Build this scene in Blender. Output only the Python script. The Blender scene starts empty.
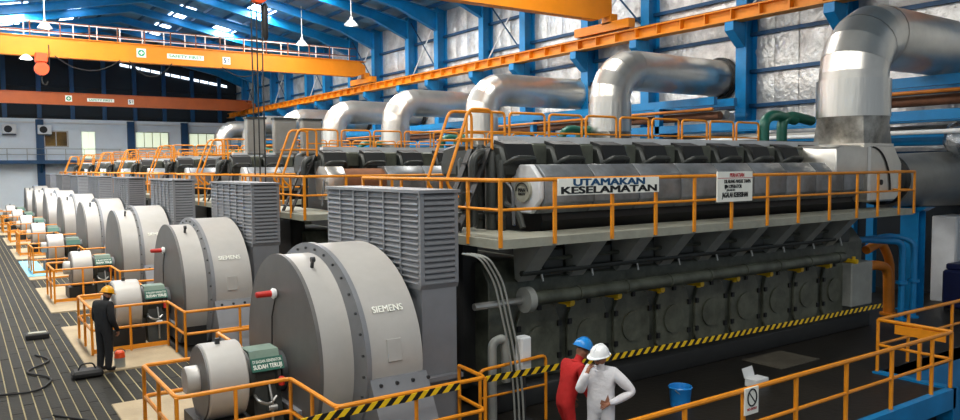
import bpy, bmesh, math, random
from mathutils import Vector, Matrix
random.seed(7)
SC = bpy.context.scene
COL = SC.collection
# ------------------------------------------------------------------ camera
F = 755.0; CAMZ = 4.3; YAW = math.radians(34.6); PIT = math.atan(44/755); ROLL = 0.008
fw = Vector((math.sin(YAW)*math.cos(PIT), math.cos(YAW)*math.cos(PIT), -math.sin(PIT)))
rt = Vector((math.cos(YAW), -math.sin(YAW), 0)); up = rt.cross(fw)
rt, up = math.cos(ROLL)*rt - math.sin(ROLL)*up, math.cos(ROLL)*up + math.sin(ROLL)*rt
cam = bpy.data.cameras.new('camera'); cam.sensor_width = 36; cam.lens = 36*F/960; cam.clip_end = 400; cam.clip_start = .05
camo = bpy.data.objects.new('camera', cam); COL.objects.link(camo)
camo.matrix_world = Matrix(((rt.x, up.x, -fw.x, 0), (rt.y, up.y, -fw.y, 0), (rt.z, up.z, -fw.z, CAMZ), (0, 0, 0, 1)))
SC.camera = camo
# ------------------------------------------------------------------ world, exposure
w = bpy.data.worlds.new('world'); SC.world = w; w.use_nodes = True
bg = w.node_tree.nodes['Background']; bg.inputs[0].default_value = (.8, .9, 1, 1); bg.inputs[1].default_value = .35
vs = SC.view_settings; vs.view_transform = 'Standard'; vs.look = 'None'; vs.gamma = 1; vs.exposure = 0.0; vs.use_curve_mapping = False
# ------------------------------------------------------------------ skylight daylight (one soft lamp under each roof-light panel)
XR, ZE, SL, XE0, XE1 = 11.5, 14.4, .2, -2.5, 25.5           # ridge x, eave z, slope, eaves
def roofz(x): return ZE + SL*(x-XE0 if x < XR else XE1-x)
SKY_Y = [-4.4 + 8.4*k for k in range(11)]  # first entries lie unseen overhead and behind, added as frontal fill
SKYL = [(x, y) for y in SKY_Y for x in (3.6, 18.6) if (x < XR or y > 20) and y < (72 if x < XR else 70)]
def area(loc, sx, sy, power, col, rot=(0, 0, 0)):
    l = bpy.data.lights.new('skylight_lamp', 'AREA'); l.shape = 'RECTANGLE'; l.size = sx; l.size_y = sy; l.energy = power; l.color = col
    o = bpy.data.objects.new('skylight_lamp', l); COL.objects.link(o); o.location = loc; o.rotation_euler = rot; return o
for x, y in SKYL:
    area((x, y, roofz(x)-.32), 1.5, 4.2, (1450 if x < XR else 1050)*(.62 if y < 20 else 1 if y < 35 else 1.4 if y < 70 else .8), (1, .95, .86), (0, -math.atan(SL) if x < XR else math.atan(SL), 0))
# ------------------------------------------------------------------ helpers
def S(r, g, b):
    f = lambda c: (c/255/12.92) if c/255 <= .04045 else ((c/255+.055)/1.055)**2.4
    return (f(r), f(g), f(b), 1)
M = {}
def mat(name, col, rough=.5, metal=0., var=.12, scale=3., bump=0., bscale=20., dirt=None, coat=0., stretch=None, emit=0.):
    m = bpy.data.materials.new(name); m.use_nodes = True; nt = m.node_tree; N = nt.nodes; L = nt.links; p = N['Principled BSDF']
    tc = N.new('ShaderNodeTexCoord'); src = tc.outputs['Object']
    if stretch:
        mp = N.new('ShaderNodeMapping'); mp.inputs['Scale'].default_value = stretch; L.new(src, mp.inputs['Vector']); src = mp.outputs[0]
    n = N.new('ShaderNodeTexNoise'); n.inputs['Scale'].default_value = scale; n.inputs['Detail'].default_value = 6; n.inputs['Roughness'].default_value = .65
    L.new(src, n.inputs['Vector'])
    r = N.new('ShaderNodeValToRGB'); r.color_ramp.elements[0].position = .3; r.color_ramp.elements[1].position = .7
    lo = dirt if dirt else tuple(c*(1-var*1.6) for c in col[:3])+(1,)
    r.color_ramp.elements[0].color = lo; r.color_ramp.elements[1].color = tuple(min(1, c*(1+var)) for c in col[:3])+(1,)
    L.new(n.outputs['Fac'], r.inputs['Fac']); L.new(r.outputs[0], p.inputs['Base Color'])
    p.inputs['Roughness'].default_value = rough; p.inputs['Metallic'].default_value = metal
    if coat: p.inputs['Coat Weight'].default_value = coat
    if bump:
        n2 = N.new('ShaderNodeTexNoise'); n2.inputs['Scale'].default_value = bscale; n2.inputs['Detail'].default_value = 4
        L.new(src, n2.inputs['Vector']); b = N.new('ShaderNodeBump'); b.inputs['Strength'].default_value = bump; b.inputs['Distance'].default_value = .05
        L.new(n2.outputs['Fac'], b.inputs['Height']); L.new(b.outputs[0], p.inputs['Normal'])
    if emit:
        p.inputs['Emission Color'].default_value = col; p.inputs['Emission Strength'].default_value = emit
    M[name] = m; return m
mat('door_paint', S(100, 102, 88), .45, .1, .14, 2.5, dirt=S(66, 68, 56))
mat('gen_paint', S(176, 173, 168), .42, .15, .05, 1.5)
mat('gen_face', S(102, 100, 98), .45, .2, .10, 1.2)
mat('louver', S(116, 118, 122), .45, .25, .06)
mat('louver_dark', S(40, 42, 46), .6)
mat('tower_paint', S(128, 130, 134), .42, .25, .07, 1.5)
mat('rail', S(224, 138, 18), .45, 0, .10, 4)
mat('rail_far', S(224, 138, 30), .5, 0, .08, 4)
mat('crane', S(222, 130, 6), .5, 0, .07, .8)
mat('crane_shaded', S(168, 78, 20), .55, 0, .1, .8)  # orange crane paint darkened, shade at the far end put into the colour
mat('runway', S(218, 132, 12), .5, 0, .10, 1.5)
mat('blue', S(6, 124, 184), .42, .05, .14, 1.2)
mat('blue_dark', S(8, 66, 106), .5, .05, .15, 1.2)
mat('navy', S(14, 24, 66), .45, 0, .15)
mat('roof_sheet', S(96, 142, 172), .55, .1, .18, .6, dirt=S(70, 100, 122))
mat('foil', S(226, 226, 224), .36, .6, .10, 1.4, bump=1.0, bscale=5.5, dirt=S(176, 176, 174))
mat('cladding', S(214, 210, 202), .34, .9, .08, 1.2, bump=.10, bscale=3)
mat('cladding_dull', S(150, 148, 142), .5, .6, .10, 1.5)
mat('engine_green', S(84, 88, 76), .45, .1, .16, 2.5, dirt=S(46, 48, 40))
mat('engine_dark', S(50, 53, 50), .5, .15, .2, 3)
mat('engine_black', S(24, 25, 25), .55, .1, .2, 3)
mat('engine_grey', S(150, 152, 146), .45, .2, .12, 2)
mat('manifold', S(138, 142, 146), .42, .5, .14, 1.6, dirt=S(98, 100, 100))
mat('pale_and_lit_paint', S(200, 202, 204), .5, 0, .08, 2)  # pale grey; on the manifold end it holds the light falling there
mat('deck', S(150, 150, 136), .6, .1, .12, 2.5)
mat('white_paint', S(226, 228, 228), .6, 0, .05, 1)
mat('white_wall', S(230, 238, 244), .75, 0, .05, .4)
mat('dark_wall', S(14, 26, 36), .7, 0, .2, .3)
mat('concrete', S(172, 154, 124), .8, 0, .12, .9, bump=.15, bscale=18)
mat('floor_dark', S(32, 28, 23), .5, 0, .3, .55, bump=.15, bscale=9, dirt=S(22, 20, 18))
mat('floor_joint', S(158, 146, 108), .8, 0, .15, 1)
mat('plank', S(31, 29, 22), .85, .1, .22, 1.3, bump=.2, bscale=14)
mat('plate_dull', S(92, 86, 74), .7, .1, .2, 2)
mat('cladding_riser', S(216, 213, 206), .3, .95, .08, 1.2, bump=.5, bscale=7, stretch=(1, 1, .1))
mat('cladding_worn', S(176, 172, 164), .36, .85, .3, 1.6, bump=.3, bscale=3, dirt=S(92, 90, 84))
mat('green', S(18, 88, 72), .4, .1, .1)
mat('pale_green', S(116, 138, 124), .5, .1, .15)
mat('red', S(196, 40, 30), .45)
mat('hook_red', S(226, 74, 20), .5)
mat('orange_pipe', S(206, 120, 24), .45, 0, .12)
mat('yellow', S(236, 190, 20), .45)
mat('black', S(16, 16, 16), .6)
mat('rubber', S(22, 22, 22), .7)
mat('sign_white', S(236, 236, 226), .6, 0, .03)
mat('ink_black', S(18, 20, 22), .7, 0, .02)
mat('ink_blue', S(12, 70, 110), .7, 0, .02)
mat('ink_red', S(190, 40, 48), .7, 0, .02)
mat('ink_green', S(20, 150, 100), .7, 0, .02)
mat('steel', S(176, 176, 172), .35, .8, .08)
mat('dark_steel', S(70, 72, 74), .45, .6, .15)
mat('skin', S(150, 100, 74), .55, 0, .06, 8)
mat('cloth_white', S(222, 220, 222), .8, 0, .05, 6, bump=.3, bscale=14)
mat('cloth_red', S(176, 22, 20), .8, 0, .10, 6, bump=.3, bscale=14)
mat('cloth_black', S(24, 25, 28), .85, 0, .1, 6, bump=.3, bscale=14)
mat('helmet_white', S(238, 240, 240), .3, 0, .02)
mat('helmet_blue', S(30, 130, 205), .3, 0, .03)
mat('helmet_yellow', S(226, 160, 20), .35, 0, .05)
mat('boot', S(20, 18, 17), .6)
mat('hair', S(18, 15, 14), .7)
mat('skylight', S(225, 238, 250), .5, 0, .02, 1, emit=7.0)
mat('clerestory', S(225, 240, 255), .5, 0, .02, 1, emit=2.2)
mat('lit_room', S(225, 235, 205), .5, 0, .2, .6, emit=.75)
mat('lit_door', S(232, 244, 214), .5, 0, .04, .6, emit=.9)
mat('brown_glass', S(120, 92, 40), .15, 0, .4, .8, dirt=S(50, 44, 30))
mat('lamp_glow', S(255, 252, 244), .5, 0, 0, 1, emit=14)
mat('blue_mat', S(120, 196, 226), .5, 0, .1, 2)
mat('rust', S(122, 78, 52), .7, .2, .2, 3)
mat('pink_base', S(176, 140, 132), .8, 0, .1, 2)
mat('silver_foil', S(200, 205, 210), .25, .9, .1, 3, bump=1., bscale=8)

def tape_material():
    m = bpy.data.materials.new('hazard_tape'); m.use_nodes = True; nt = m.node_tree; N = nt.nodes; L = nt.links
    tc = N.new('ShaderNodeTexCoord'); sp = N.new('ShaderNodeSeparateXYZ'); L.new(tc.outputs['Object'], sp.inputs[0])
    a = N.new('ShaderNodeMath'); a.operation = 'MULTIPLY_ADD'; a.inputs[1].default_value = -1.0
    L.new(sp.outputs['Z'], a.inputs[0]); L.new(sp.outputs['X'], a.inputs[2])
    d = N.new('ShaderNodeMath'); d.operation = 'DIVIDE'; d.inputs[1].default_value = .2; L.new(a.outputs[0], d.inputs[0])
    fr = N.new('ShaderNodeMath'); fr.operation = 'FRACT'; L.new(d.outputs[0], fr.inputs[0])
    g = N.new('ShaderNodeMath'); g.operation = 'GREATER_THAN'; g.inputs[1].default_value = .5; L.new(fr.outputs[0], g.inputs[0])
    mx = N.new('ShaderNodeMix'); mx.data_type = 'RGBA'; mx.inputs[6].default_value = S(14, 14, 12); mx.inputs[7].default_value = S(240, 196, 20)
    L.new(g.outputs[0], mx.inputs[0]); L.new(mx.outputs[2], N['Principled BSDF'].inputs['Base Color']); N['Principled BSDF'].inputs['Roughness'].default_value = .5
    M['tape'] = m
tape_material()

class MB:
    def __init__(s): s.v = []; s.f = []
    def add(s, vs, fs):
        o = len(s.v); s.v += [tuple(v) for v in vs]; s.f += [tuple(o+i for i in f) for f in fs]; return s
    def box(s, x0, y0, z0, x1, y1, z1):
        return s.add([(x0, y0, z0), (x1, y0, z0), (x1, y1, z0), (x0, y1, z0), (x0, y0, z1), (x1, y0, z1), (x1, y1, z1), (x0, y1, z1)],
                     [(0, 3, 2, 1), (4, 5, 6, 7), (0, 1, 5, 4), (1, 2, 6, 5), (2, 3, 7, 6), (3, 0, 4, 7)])
    def obox(s, c, a, b, d):
        c, a, b, d = map(Vector, (c, a, b, d)); P = [c+i*a+j*b+k*d for k in (-1, 1) for i, j in ((-1, -1), (1, -1), (1, 1), (-1, 1))]
        return s.add(P, [(0, 3, 2, 1), (4, 5, 6, 7), (0, 1, 5, 4), (1, 2, 6, 5), (2, 3, 7, 6), (3, 0, 4, 7)])
    def bar(s, p, q, wd, h, upv=(0, 0, 1)):
        p, q = Vector(p), Vector(q); d = q-p; u = Vector(upv); sd = d.cross(u)
        if sd.length < 1e-6: sd = d.cross(Vector((1, 0, 0)))
        sd.normalize(); u = sd.cross(d).normalized()
        return s.obox((p+q)/2, d/2, sd*wd/2, u*h/2)
    def cyl(s, p, q, r, r2=None, n=16, cap=True):
        p, q = Vector(p), Vector(q); r2 = r if r2 is None else r2; d = (q-p).normalized()
        a = d.orthogonal().normalized(); b = d.cross(a); P = []
        for c, R in ((p, r), (q, r2)):
            P += [c+R*(math.cos(2*math.pi*i/n)*a+math.sin(2*math.pi*i/n)*b) for i in range(n)]
        fs = [(i, (i+1) % n, n+(i+1) % n, n+i) for i in range(n)]
        if cap: fs += [tuple(range(n-1, -1, -1)), tuple(range(n, 2*n))]
        return s.add(P, fs)
    def lathe(s, prof, org=(0, 0, 0), axis='X', n=32):
        P = []; o = Vector(org)
        for (t, r) in prof:
            for i in range(n):
                a = 2*math.pi*i/n; c, e = r*math.cos(a), r*math.sin(a)
                P.append(o+Vector({'X': (t, c, e), 'Y': (c, t, e), 'Z': (c, e, t)}[axis]))
        fs = [(k*n+i, k*n+(i+1) % n, (k+1)*n+(i+1) % n, (k+1)*n+i) for k in range(len(prof)-1) for i in range(n)]
        if prof[0][1] > 1e-4: fs.append(tuple(range(n-1, -1, -1)))
        if prof[-1][1] > 1e-4: fs.append(tuple(range((len(prof)-1)*n, len(prof)*n)))
        return s.add(P, fs)
    def prism(s, poly, axis, a0, a1):
        f = {'X': lambda p, t: (t, p[0], p[1]), 'Y': lambda p, t: (p[0], t, p[1]), 'Z': lambda p, t: (p[0], p[1], t)}[axis]
        n = len(poly); P = [f(p, a0) for p in poly]+[f(p, a1) for p in poly]
        return s.add(P, [(i, (i+1) % n, n+(i+1) % n, n+i) for i in range(n)]+[tuple(range(n-1, -1, -1)), tuple(range(n, 2*n))])
    def tube(s, pts, r, n=8):
        pts = [Vector(p) for p in pts]; rs = r if isinstance(r, (list, tuple)) else [r]*len(pts); P = []
        d = (pts[1]-pts[0]).normalized(); a = d.orthogonal().normalized()
        for k, p in enumerate(pts):
            d = (pts[min(k+1, len(pts)-1)]-pts[max(k-1, 0)]).normalized()
            a = (a-d*a.dot(d)).normalized(); b = d.cross(a)
            P += [p+rs[k]*(math.cos(2*math.pi*i/n)*a+math.sin(2*math.pi*i/n)*b) for i in range(n)]
        m = len(pts)
        return s.add(P, [(k*n+i, k*n+(i+1) % n, (k+1)*n+(i+1) % n, (k+1)*n+i) for k in range(m-1) for i in range(n)]+[tuple(range(n-1, -1, -1)), tuple(range((m-1)*n, m*n))])
    def mesh(s, name, smooth=True, bevel=0):
        bm = bmesh.new(); vs = [bm.verts.new(v) for v in s.v]
        for f in s.f:
            try: bm.faces.new([vs[i] for i in f])
            except ValueError: pass
        bmesh.ops.recalc_face_normals(bm, faces=bm.faces)
        if bevel: bmesh.ops.bevel(bm, geom=bm.edges[:], offset=bevel, segments=1, affect='EDGES', clamp_overlap=True)
        me = bpy.data.meshes.new(name); bm.to_mesh(me); bm.free()
        if smooth: me.shade_smooth(); me.set_sharp_from_angle(angle=math.radians(35))
        return me
    def build(s, name, m, parent=None, bevel=0, smooth=True):
        me = s.mesh(name, smooth, bevel); me.materials.append(M[m]); return link(name, me, parent)
def link(name, me, parent=None, loc=None):
    o = bpy.data.objects.new(name, me); COL.objects.link(o)
    if parent is not None: o.parent = parent
    if loc is not None: o.location = loc
    return o
def fillet(pts, r, n=4):
    pts = [Vector(p) for p in pts]; out = [pts[0]]
    for i in range(1, len(pts)-1):
        p, a, b = pts[i], pts[i-1]-pts[i], pts[i+1]-pts[i]; q = min(r, a.length*.45, b.length*.45)
        s0, s1 = p+a.normalized()*q, p+b.normalized()*q
        for k in range(n+1):
            t = k/n; out.append((1-t)**2*s0+2*t*(1-t)*p+t*t*s1)
    return out+[pts[-1]]
def tag(o, label=None, cat=None, group=None, kind=None):
    if label: o['label'] = label
    if cat: o['category'] = cat
    if group: o['group'] = group
    if kind: o['kind'] = kind
    return o
def thing(name, loc, label, cat, group=None):
    o = bpy.data.objects.new(name, None); COL.objects.link(o); o.location = loc; o.empty_display_size = .2
    return tag(o, label, cat, group)
def dup(o, loc=None, label=None, parent=None, skip=()):
    kids = [c for c in o.children if c.name.split('.')[0] not in skip]
    c = o.copy(); COL.objects.link(c); c.parent = parent
    if loc is not None: c.location = loc
    if label: c['label'] = label
    for k in kids: dup(k, parent=c, skip=skip)
    return c
def struct(mb, name, m, **k): return tag(mb.build(name, m, **k), kind='structure')
def text_mesh(txt, size, depth=.004, bold=0.):
    cu = bpy.data.curves.new('lettering', 'FONT'); cu.body = txt; cu.size = size; cu.extrude = depth; cu.align_x = 'CENTER'; cu.align_y = 'CENTER'; cu.resolution_u = 3
    t = bpy.data.objects.new('lettering_tmp', cu); COL.objects.link(t); dg = bpy.context.evaluated_depsgraph_get()
    me = bpy.data.meshes.new_from_object(t.evaluated_get(dg)); bpy.data.objects.remove(t)
    if bold:                                    # heavier strokes: the same letters laid slightly apart
        vs0 = [v.co.copy() for v in me.vertices]; fs0 = [tuple(p.vertices) for p in me.polygons]; V_, F_ = [], []
        for k, (dx, dy) in enumerate(((-1, -.6), (1, -.6), (-1, .6), (1, .6))):
            o = len(V_); V_ += [(v.x+dx*bold, v.y+dy*bold, v.z+k*.0002) for v in vs0]; F_ += [tuple(o+i for i in f) for f in fs0]
        me = bpy.data.meshes.new('lettering'); me.from_pydata(V_, [], F_)
    return me
def text(txt, size, mtl, parent, org, xdir, updir, depth=.004, bold=0., fit=None):
    me = text_mesh(txt, size, depth, bold); x = Vector(xdir).normalized(); u = Vector(updir).normalized(); n = x.cross(u)
    if fit:
        wd = max(v.co.x for v in me.vertices)-min(v.co.x for v in me.vertices)
        sx = fit/wd
        for v in me.vertices: v.co.x *= sx
    mx = Matrix(((x.x, u.x, n.x, org[0]), (x.y, u.y, n.y, org[1]), (x.z, u.z, n.z, org[2]), (0, 0, 0, 1)))
    me.transform(mx); me.materials.clear(); me.materials.append(M[mtl]); return link('lettering', me, parent)
ORD = ['nearest', 'second nearest', 'third', 'fourth', 'fifth', 'sixth', 'seventh', 'farthest']
def which(i): return ORD[i] + (' in the row' if i not in (0, 1, 7) else ' of the row')
NU = 8; P0 = 12.05; PITCH = 8.2
YC = [P0+PITCH*i for i in range(NU)]

# =================================================================== STRUCTURE
YB, YF = -7.0, 86.0          # back and far end of the hall
XW = 26.2                    # right wall inner face
floor = struct(MB().prism([(-3, YB), (-2.9, 6.6), (15.25, 6.6), (15.25, 8.0), (XW, 8.0), (XW, YF), (-3, YF)], 'Z', -.3, -.02), 'floor', 'floor_joint', smooth=False)
# dark concrete field around the engines
MB().prism([(4.05, 6.6), (15.25, 6.6), (15.25, 8.0), (XW, 8.0), (XW, YF), (4.05, YF)], 'Z', -.02, .0).build('floor_slab', 'floor_dark', floor, smooth=False)
# pit in front
MB().box(-3, YB, -2.7, XW, 8.0, -2.6).build('pit_slab', 'floor_dark', floor)
MB().box(15.3, 8.0, -2.6, XW, 8.12, -.02).build('pit_wall', 'blue', floor)
MB().box(5, 6.75, -2.6, 15.25, 6.85, -.3).build('pit_recess', 'black', floor)
MB().box(4.5, 6.46, -.34, 15.35, 6.6, .04).build('edge_beam', 'blue', floor)
MB().box(15.25, 6.46, -2.6, 15.45, 8.0, .04).build('edge_column', 'blue', floor)
# concrete pads and dark floor planks
pads = [(y-2.75, y+2.9) for y in YC]
for a, b in pads: MB().box(2.13, a, -.02, 4.05, b, .03).build('concrete_pad', 'concrete', floor, bevel=.01)
PW, PL = .2, 1.55
plank_me = MB().box(-PW/2+.014, -PL/2+.012, -.02, PW/2-.014, PL/2-.012, 0).mesh('floor_plank', False); plank_me.materials.append(M['plank'])
far = MB(); cnt = 0
def plank_at(x, y):
    global cnt
    if x > 2.13: return
    d = Vector((x, y, -4.3)); z = d.dot(fw); px = 480+F*d.dot(rt)/z if z > 1 else -999
    if z > 1 and y < 26.5 and -25 < px < 330 and cnt < 250 and 210-F*d.dot(up)/z < 440 and cnt < 298:
        o = link('floor_plank', plank_me, floor, (x, y, random.uniform(-.004, .002))); cnt += 1
    else: far.box(x-PW/2+.014, y-PL/2+.012, -.02, x+PW/2-.014, y+PL/2-.012, 0)
for k in range(-15, 21):
    x = 2.13-PW/2-.2*(k+9.5) if False else -2.8+PW*(k+15)+PW/2
    if x > 4.0: continue
    off = (k % 3)*PL/3
    for j in range(0, 50):
        y = 7.4+off+j*PL
        if y < YF-1 and (x < 2.13 or True): plank_at(x, y)
for i in range(NU-1):           # planks in the gaps between the pads
    a, b = pads[i][1]+.03, pads[i+1][0]-.03; n = 2; L_ = (b-a)/n
    me = MB().box(-PW/2+.014, -L_/2+.012, -.02, PW/2-.014, L_/2-.012, 0).mesh('floor_plank', False); me.materials.append(M['plank'])
    for k in range(9):
        x = 2.13+PW/2+.02+k*.21
        for j in range(n):
            if i < 2: link('floor_plank', me, floor, (x, a+(j+.5)*L_, random.uniform(-.004, .002)))
            else: far.box(x-PW/2+.014, a+j*L_+.01, -.02, x+PW/2-.014, a+(j+1)*L_-.01, 0)
tag(far.build('floor_planking', 'plank', floor, smooth=False), kind='stuff')

# right wall: foil insulation sheets between girts
CY = [14.72-9.0+0.0, 9.75, 14.72, 18.79, 23.85, 27.8, 32.75, 36.67, 41.73, 45.52, 50.64, 54.78]
while CY[-1] < YF-4: CY.append(CY[-1]+(5.0 if len(CY) % 2 == 0 else 4.0))
CY = sorted(CY)
GZ = [0.2, 2.4, 4.6, 6.6, 7.95, 9.4, 11.0, 12.6, ZE-.05]
wall_right = struct(MB().box(XW+.03, 4, -2.6, XW+.2, YF, ZE), 'wall_right', 'foil', smooth=False)
for i in range(len(CY)-1):
    if CY[i] < 9: continue
    y0, y1 = CY[i]+.2, CY[i+1]-.2; n = 4 if y0 < 40 else 2; wv = (CY[i+1]-CY[i])/n
    for j in range(len(GZ)-1):
        if GZ[j] < 4.5: continue
        for k in range(n):
            a, b = CY[i]+k*wv, CY[i]+(k+1)*wv; d = random.uniform(.0, .03); bl = .018
            z0, z1 = GZ[j], GZ[j+1]
            # pillowed sheet: 4 x 3 grid bulging between its fixed edges
            mb = MB(); P = []
            for q in range(5):
                for r_ in range(5):
                    u_, v_ = q/4, r_/4; e = (4*u_*(1-u_))*(4*v_*(1-v_))
                    P.append((XW-.01-d-.05*e+random.uniform(-.012, .012)*(e > 0), a+(b-a)*u_+(.01 if q == 0 else -.01 if q == 4 else 0), z0+(z1-z0)*v_))
            mb.add(P, [(q*5+r_, q*5+r_+1, (q+1)*5+r_+1, (q+1)*5+r_) for q in range(4) for r_ in range(4)])
            mb.build('insulation_sheet', 'foil', wall_right)
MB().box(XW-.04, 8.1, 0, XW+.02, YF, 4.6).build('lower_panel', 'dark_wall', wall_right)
for j, z in enumerate(GZ[2:-1]):
    MB().box(XW-.22, 9, z-.07, XW-.04, YF, z+.07).build('girt', 'blue_dark', wall_right)
# columns
def column(y, name='column'):
    mb = MB(); x0, x1, hw = 25.45, XW-.02, .24
    mb.box(x0, y-hw, -.0, x0+.05, y+hw, ZE); mb.box(x1-.05, y-hw, 0, x1, y+hw, ZE); mb.box(x0+.05, y-.03, 0, x1-.05, y+.03, ZE)
    # bracket under the crane runway
    mb.prism([(x0, 8.85), (x0-.16, 8.95), (x0-.75, 9.45), (x0-.75, 9.78), (x0, 9.78)], 'Y', y-.2, y+.2)
    return mb
for i, y in enumerate(CY):
    if y < 9: continue
    tag(column(y).build('column', 'blue', wall_right), None)
# X bracing rods
for i in range(len(CY)-1):
    y0, y1 = CY[i], CY[i+1]
    if y1-y0 < 4.6 and y0 > 12:
        for z0, z1 in ((10.4, 14.0),):
            MB().cyl((25.75, y0+.2, z1), (25.75, y1-.2, z0), .045, n=6).build('brace_rod', 'white_paint', wall_right)
            MB().cyl((25.7, y0+.2, z0), (25.7, y1-.2, z1), .045, n=6).build('brace_rod', 'blue_dark', wall_right)
# crane runway
rw = MB().box(24.7, 9, 9.8, 25.3, YF-1, 9.86).box(24.98, 9, 9.86, 25.02, YF-1, 10.26).box(24.78, 9, 10.26, 25.22, YF-1, 10.31)
runway = tag(rw.build('crane_runway', 'runway'), 'long orange crane runway beam carried on brackets along the foil-covered wall', 'beam')
MB().box(24.96, 9, 10.31, 25.04, YF-1, 10.38).build('crane_rail', 'rust', runway)
stf = MB().box(24.74, -.02, 9.86, 25.26, .02, 10.26).mesh('stiffener', False); stf.materials.append(M['runway'])
y = 10.0
while y < YF-1.5: link('stiffener', stf, runway, (0, y, 0)); y += 1.25
# left wall and far runway (off the frame), back wall
struct(MB().box(XE0-.7, YB, -2.6, XE0-.5, YF, ZE), 'wall_left', 'white_wall')
lr = MB().box(-1.9, 9, 9.8, -1.3, YF-1, 9.86).box(-1.62, 9, 9.86, -1.58, YF-1, 10.26).box(-1.82, 9, 10.26, -1.38, YF-1, 10.31)
# roof
ceiling = MB()
def roof_quad(mb, x0, x1, y0, y1, t=.08, dz=.0):
    z0, z1 = roofz(x0)+dz, roofz(x1)+dz
    mb.add([(x0, y0, z0), (x1, y0, z1), (x1, y1, z1), (x0, y1, z0), (x0, y0, z0+t), (x1, y0, z1+t), (x1, y1, z1+t), (x0, y1, z0+t)],
           [(0, 3, 2, 1), (4, 5, 6, 7), (0, 1, 5, 4), (1, 2, 6, 5), (2, 3, 7, 6), (3, 0, 4, 7)])
roof_quad(ceiling, XE0-.6, XR, YB, YF); roof_quad(ceiling, XR, XE1+.7, YB, YF)
ceil = struct(ceiling, 'ceiling', 'roof_sheet', smooth=False)
for x, y in SKYL:
    mb = MB(); roof_quad(mb, x-.8, x+.8, y-2.2, y+2.2, .03, -.05); mb.build('roof_light', 'skylight', ceil, smooth=False)
for y in SKY_Y[5:10]:
    for x in (-.6, 7.6, 14.9):
        mb = MB(); roof_quad(mb, x-.55, x+.55, y-2.6, y+2.6, .03, -.05); mb.build('roof_light', 'skylight', ceil, smooth=False)
for k in range(1, 10):          # purlins on both slopes
    for sd in (-1, 1):
        x = XR+sd*k*1.5
        if XE0-.5 < x < XE1+.6:
            z = roofz(x); MB().box(x-.04, 10, z-.24, x+.04, YF, z-.02).build('purlin', 'blue_dark', ceil)
for i, y in enumerate(CY):      # rafters, haunched at the columns
    if y < 12: continue
    for sd in (0, 1):
        xe = XE1+.1 if sd else XE0
        sg = -1 if sd else 1
        xs = [xe, xe+sg*2.8, XR]; dp = [1.25, .65, .55]
        mb = MB()
        for a, b, d0, d1 in ((xs[0], xs[1], dp[0], dp[1]), (xs[1], xs[2], dp[1], dp[2])):
            za, zb = roofz(a)-.26, roofz(b)-.26
            for hw, t0, t1 in ((.17, 0, .04), (.02, .04, 1), (.17, None, None)):
                if t0 is None: P = [(za-d0, za-d0+.05), (zb-d1, zb-d1+.05)]
                elif t1 == 1: P = [(za-d0+.05, za-.04), (zb-d1+.05, zb-.04)]
                else: P = [(za-.04, za), (zb-.04, zb)]
                vs_ = []
                for yy in (y-hw, y+hw): vs_ += [(a, yy, P[0][0]), (b, yy, P[1][0]), (b, yy, P[1][1]), (a, yy, P[0][1])]
                mb.add(vs_, [(0, 1, 2, 3), (7, 6, 5, 4), (0, 4, 5, 1), (1, 5, 6, 2), (2, 6, 7, 3), (3, 7, 4, 0)])
        mb.build('rafter', 'blue', ceil, smooth=False)
# far end wall
wf = struct(MB().prism([(XE0-.6, -.3), (XW+.2, -.3), (XW+.2, 9.3), (XE0-.6, 9.3)], 'Y', YF, YF+.25), 'wall_far', 'white_wall', smooth=False)
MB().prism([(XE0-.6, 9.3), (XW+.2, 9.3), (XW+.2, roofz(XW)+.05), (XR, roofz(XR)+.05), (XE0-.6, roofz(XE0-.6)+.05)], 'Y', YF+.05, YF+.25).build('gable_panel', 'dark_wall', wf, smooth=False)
MB().box(XE0, YF-.12, 8.85, XW, YF, 9.0).build('ledge', 'white_paint', wf)
for x in (6.75, 15.0, 20.35, -.4): MB().box(x-.33, YF-.45, 0, x+.33, YF-.01, 9.2).build('column', 'blue_dark', wf)
for k in range(0, 9):
    x = 1.0+2.9*k; MB().box(x-.2, YF-.2, 9.3, x+.2, YF+.04, roofz(x)-.4).build('gable_post', 'blue_dark', wf)
for z in (9.6, 11.6, 12.5): MB().box(XE0, YF-.15, z-.05, XW, YF+.04, z+.05).build('gable_girt', 'dark_wall', wf)
for k in range(11):             # bright ventilation strip under the gable slope
    x0 = 14.2+k*1.0; x1 = x0+.86; z0 = 14.85-.155*(x0-14.6); z1 = 14.85-.155*(x1-14.6)
    MB().prism([(x0, z0), (x1, z1), (x1, z1+.26), (x0, z0+.26)], 'Y', YF-.1, YF-.04).build('vent_pane', 'clerestory', wf, smooth=False)
def window(n, x0, x1, z0, z1, glass, mull):
    f = MB(); t = .09
    f.box(x0-t, YF-.1, z0-t, x1+t, YF-.02, z0).box(x0-t, YF-.1, z1, x1+t, YF-.02, z1+t).box(x0-t, YF-.1, z0, x0, YF-.02, z1).box(x1, YF-.1, z0, x1+t, YF-.02, z1)
    o = struct(f, 'window_%d' % n, 'steel', smooth=False); wv = (x1-x0)/mull
    for k in range(mull):
        if k: MB().box(x0+k*wv-.04, YF-.1, z0, x0+k*wv+.04, YF-.02, z1).build('mullion', 'steel', o)
        MB().box(x0+k*wv+.04, YF-.07, z0+.02, x0+(k+1)*wv-.04, YF-.03, z1-.02).build('pane', glass, o)
window(1, 7.15, 9.15, 6.6, 8.05, 'brown_glass', 2)
window(2, 15.5, 18.7, 6.55, 8.1, 'lit_room', 4)
window(3, 20.9, 23.6, 6.75, 8.05, 'lit_room', 3)
d = struct(MB().box(10.35, YF-.1, 5.35, 11.7, YF-.02, 8.15), 'door_1', 'white_paint')
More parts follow.
